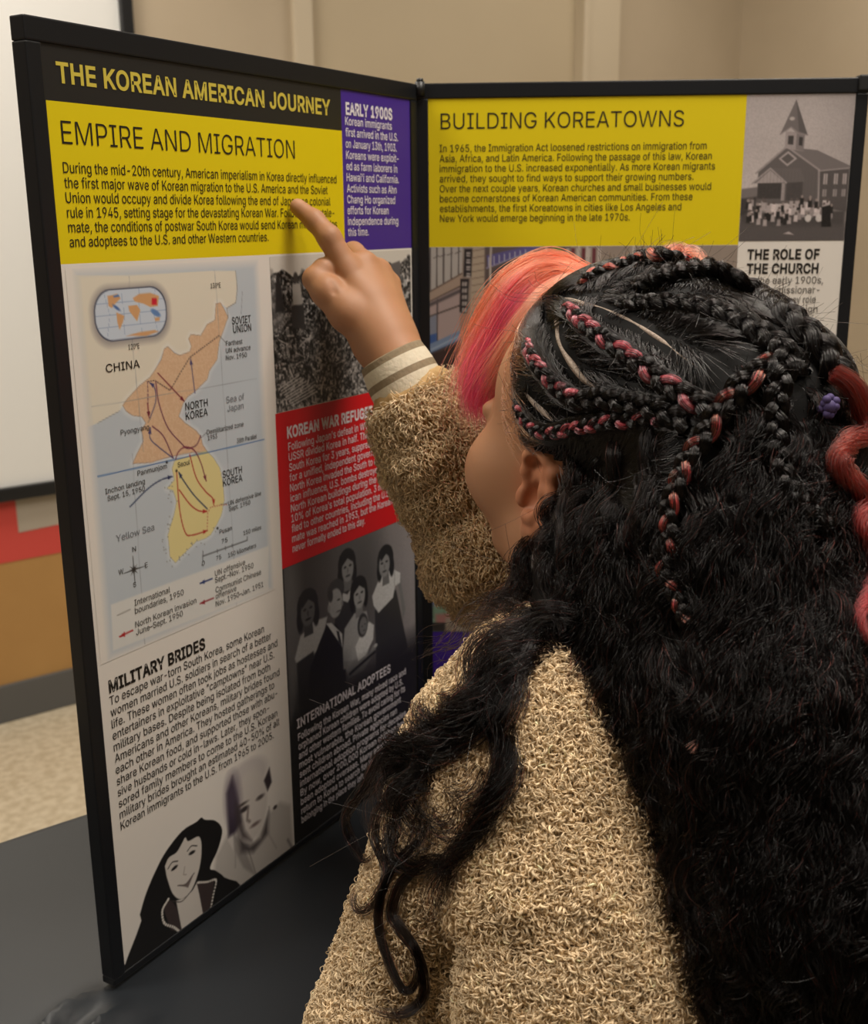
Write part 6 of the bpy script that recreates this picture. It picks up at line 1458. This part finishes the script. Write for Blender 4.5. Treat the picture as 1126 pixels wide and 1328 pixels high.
# --- fringe dyed orange and pink
m_dye = hair_mat('dyed_strands', .38, .6)
O_, M_, I_ = [(762, 350), (722, 333), (690, 336), (655, 358), (629, 400), (614, 450), (606, 496), (617, 546)], [(752, 356), (722, 350), (692, 362), (664, 394), (646, 432), (630, 470), (622, 504), (626, 544)], [(738, 366), (722, 378), (706, 392), (690, 414), (672, 446), (656, 476), (643, 502), (636, 536)]
yO, yM, yI = [.800, .815, .825, .830, .830, .825, .815, .805], [.795, .798, .800, .802, .802, .800, .796, .79], [.775, .77, .768, .768, .770, .775, .78, .785]
gO, gM, gI = [resample(smooth([at(*p, y) for p, y in zip(g_, ys)], 8), 36)[0] for g_, ys in ((O_, yO), (M_, yM), (I_, yI))]
nb = 5200; w = rng.random((nb, 1, 1)) ** .9
mixc = lambda w: np.where(w < .5, gO[None] * (1 - 2 * w) + gM[None] * 2 * w, gM[None] * (2 - 2 * w) + gI[None] * (2 * w - 1))
P = mixc(w); t = np.linspace(0, 1, 36)[None, :, None]
P = P + rng.normal(0, 1, (nb, 1, 3)) * .0035 * (.5 + t) + rng.normal(0, 1, (nb, 1, 3)) * .009 * t * t * (rng.random((nb, 1, 1)) < .3)
clump = np.floor(w * 26); P = P + (np.sin(clump * 12.9898) * .0022 * np.array([1, .4, -.6]))
P = P + np.sin(t * 9 + clump * 3.1) * .0014 * np.array([.8, .2, .5])
ln = rng.uniform(.72, 1.0, nb); idx = np.linspace(0, 35, 36)[None] * ln[:, None]; i0 = np.minimum(idx.astype(int), 34); f = (idx - i0)[..., None]
P = np.take_along_axis(P, i0[..., None], 1) * (1 - f) + np.take_along_axis(P, i0[..., None] + 1, 1) * f
cO, cM, cI = lin(np.array([218, 62, 38]) / 255.), lin(np.array([204, 16, 52]) / 255.), lin(np.array([226, 92, 66]) / 255.)
ww = w[:, :, 0]; tt = np.linspace(0, 1, 36)[None]
pinkness = np.clip(1 - np.abs(ww - .62) / .34, 0, 1) * np.clip((tt - .22) / .2, 0, 1) + np.clip((tt - .78) / .2, 0, 1) * .7
pinkness = np.clip(pinkness + rng.normal(0, .12, (nb, 1)), 0, 1)[..., None]
side = np.clip((ww - .75) / .2, 0, 1)[..., None]
c = (cO * (1 - side) + cI * side) * (1 - pinkness) + cM * pinkness; c = c * (1 + rng.normal(0, .18, (nb, 1, 1))).clip(.4, 1.6)
# solid underlayer of the fringe
wv = np.linspace(.04, .96, 14); G = np.stack([np.where(x < .5, gO * (1 - 2 * x) + gM * 2 * x, gM * (2 - 2 * x) + gI * (2 * x - 1)) for x in wv], 0)[:, :32]
G = G + np.array([.001, .004, -.001]); ii = np.arange(14 * 32).reshape(14, 32); qf = np.stack([ii[:-1, :-1], ii[1:, :-1], ii[1:, 1:], ii[:-1, 1:]], -1).reshape(-1, 4)
m_fr = material('fringe_underlayer', rgb(206, 84, 80), .6)
fr = link('fringe', mesh_np('fringe', G.reshape(-1, 3), qf, m_fr, True), girl); fr['label'] = 'orange and pink dyed fringe'
md = fr.modifiers.new('thick', 'SOLIDIFY'); md.thickness = .003; md.offset = -1
strands('fringe_strands', P, np.clip((1 - np.linspace(0, 1, 36)) * 5, .25, 1)[None] * .00014, c, m_dye, fr)
# short hair that softens the hair line
q = hloc(hv2); line = np.where(q[:, 2] > 3.2, 1.0 + (q[:, 2] - 3.2) * .72, -2.9)
ed = hv2[(q[:, 0] > line - .75) & (q[:, 2] > -5.5) & (hv2[:, 2] > 1.10) & (q[:, 2] < 12)]
nb = 2600; b0 = ed[rng.integers(0, len(ed), nb)] + rng.normal(0, .0012, (nb, 3)); b0 = b0 + FWD * rng.uniform(-.001, .004, (nb, 1)); b0 = HF.pull(b0, -.0004, 3)
d = -FWD * .9 + np.where((hloc(b0)[:, 2] > 3)[:, None], UP * .15, -UP * .7) + rng.normal(0, .22, (nb, 3)); gq = HF.grad(b0); d -= (d * gq).sum(1)[:, None] * gq; d /= np.linalg.norm(d, axis=1)[:, None]
s_ = np.linspace(0, 1, 8)[None, :, None]; ln = rng.uniform(.008, .020, (nb, 1, 1)); P = b0[:, None] + d[:, None] * s_ * ln
P = HF.pull(P.reshape(-1, 3), 0, 3).reshape(nb, 8, 3) + gq[:, None] * (.0002 + .0022 * np.sin(s_ * 2.6))
strands('hairline', P, np.array([.5, 1, 1, 1, 1, .9, .6, .3])[None] * .00016, tint(nb, lin(np.array([34, 24, 20]) / 255.), .4), m_hair, hair)
# fine baby hair along the temple
nb = 420; a = rng.random((nb, 1)); edge = resample(smooth([at(*p, y) for p, y in [((750, 352)), ((712, 392)), ((690, 425)), ((668, 470)), ((664, 510)), ((676, 556))] for y in [.755]] if False else [at(750, 352, .775), at(716, 394, .765), at(694, 425, .758), at(676, 470, .752), at(668, 510, .742), at(680, 560, .725)], 8), 200)[0]
b0 = HF.pull(edge[(a[:, 0] * 199).astype(int)] + rng.normal(0, .006, (nb, 3)), .0005, 3); d = unit(np.array([.75, -.35, -.1])) + rng.normal(0, .35, (nb, 3))
gq = HF.grad(b0); d -= (d * gq).sum(1)[:, None] * gq; d /= np.linalg.norm(d, axis=1)[:, None]
s_ = np.linspace(0, 1, 7)[None, :, None]; ln = rng.uniform(.006, .02, (nb, 1, 1))
P = b0[:, None] + d[:, None] * s_ * ln; P = HF.pull(P.reshape(-1, 3), .0012, 3).reshape(nb, 7, 3)
strands('temple_hair', P, .00013, tint(nb, lin(np.array([168, 104, 70]) / 255.), .3), m_dye, hair)

# --- loose dyed lock at the right and tufts
C = on([(1062, 496), (1080, 510), (1096, 540), (1098, 566), (1076, 588), (1068, 606), (1082, 632), (1100, 656), (1094, 685), (1108, 718), (1114, 750), (1104, 786), (1098, 812), (1108, 838), (1130, 856)], .012)
Pk, Rk, ck = lock(C, 280, .0070, .0014, .0022, .028, lin(np.array([92, 24, 16]) / 255.), 64, rad=.00015, spread=.7)
ck2 = np.repeat(ck[:, None], 64, 1); tt = np.linspace(0, 1, 64)[None, :, None]; ck2 = ck2 * (1 - np.clip((tt - .5) * 3, 0, 1)) + tint(len(ck), lin(np.array([128, 34, 36]) / 255.), .25)[:, None] * np.clip((tt - .5) * 3, 0, 1)
dl = link('dyed_lock', mesh_np('dyed_lock', *tube(resample(C, 60)[0] - np.array([0, -.004, 0]), .0022, 8), material('dyed_lock_core', rgb(84, 26, 22), .6), True), hair); dl['label'] = 'loose coral dyed lock'
strands('lock_strands', Pk, Rk, ck2, m_dye, dl)
tf = []
for (px, py, dx, dy) in ((868, 330, 26, 4), (878, 332, 30, 10), (860, 336, 22, -6)):
    C = smooth([cast(px, py + 14) if cast(px, py + 14) is not None else at(px, py, .74), at(px + dx * .5, py - 6 + dy * .3, .735), at(px + dx, py + dy, .73), at(px + dx * 1.5, py + dy + 10, .725)], 8)
    tf.append(lock(C, 90, .004, .006, .001, .03, CORAL * .8, 24, rad=.00014))
strands('top_tuft', np.concatenate([a for a, _, _ in tf]), np.concatenate([b for _, b, _ in tf]), np.concatenate([c_ for _, _, c_ in tf]), m_dye, hair)
C = smooth([at(908, 958, .52), at(900, 966, .517), at(892, 975, .515)], 8); a_, b_, c_ = lock(C, 14, .001, .003, .0005, .03, CORAL * .6, 12, rad=.00012)
strands('coral_tuft', a_, b_, c_, m_dye, hair)
# purple hair tie
pc = cast(1060, 532); pc = at(1060, 532, .6) if pc is None else pc + HF.grad(pc[None])[0] * .010
bm = bmesh.new()
for i in range(9):
    a = i * 2 * math.pi / 9; bmesh.ops.create_icosphere(bm, subdivisions=2, radius=.0024, matrix=Matrix.Translation(Vector(tuple(pc + np.array([(.0028 + .0014 * (i % 2)) * math.cos(a), -.001 + .0012 * (i % 3), .0046 * math.sin(a)])))))
bmesh.ops.create_icosphere(bm, subdivisions=2, radius=.004, matrix=Matrix.Translation(Vector(tuple(pc))))
ht = link('hair_tie', bm_mesh('hair_tie', bm, material('purple_scrunchie', rgb(74, 60, 108), .7), True), hair); ht['label'] = 'purple hair tie'

# --- stray hairs
F_ = np.concatenate(FLY); strands('stray_hair', F_, .00009, tint(len(F_), BLACK, .5), m_hair, hair)
n = 1500; b0 = sample_mesh(hv2, hq2, n); g = HF.grad(b0); d = g * .7 + rng.normal(size=(n, 3)) * .6 + np.array([0, 0, -.25]); d /= np.linalg.norm(d, axis=1)[:, None]; e = rng.normal(size=(n, 3)) * .8
s_ = np.linspace(0, 1, 9)[None, :, None]; ln = rng.uniform(.006, .028, (n, 1, 1))
strands('stray_hair', b0[:, None] + (d[:, None] * s_ + e[:, None] * s_ ** 2 + np.sin(s_ * 7 + e[:, :1, None]) * .06) * ln, .00008, tint(n, BLACK, .5), m_hair, hair)
n = 120; i_ = rng.integers(0, len(SHK), n); B0 = []
for i in i_:
    p = SHK[i][0]; j = rng.integers(0, len(p)); B0.append(at(p[j][0] + rng.normal(0, 14), p[j][1] + rng.normal(0, 14), .555))
b0 = BO.sample(np.array(B0)); b0 = np.array(B0); b0 = b0 - BO.grad(b0) * (BO.sample(b0) - .008)[:, None]
d = rng.normal(size=(n, 3)) + np.array([-1.1, 0, -.1]); d /= np.linalg.norm(d, axis=1)[:, None]; e = rng.normal(size=(n, 3)) * .9
ln = rng.uniform(.008, .035, (n, 1, 1)); P = b0[:, None] + (d[:, None] * s_ + e[:, None] * s_ ** 2) * ln
sd = BO.sample(P.reshape(-1, 3)); P = (P.reshape(-1, 3) + BO.grad(P.reshape(-1, 3)) * np.maximum(.004 - sd, 0)[:, None]).reshape(P.shape)
strands('stray_hair', P, .00008, tint(n, BLACK, .5), m_hair, hair)
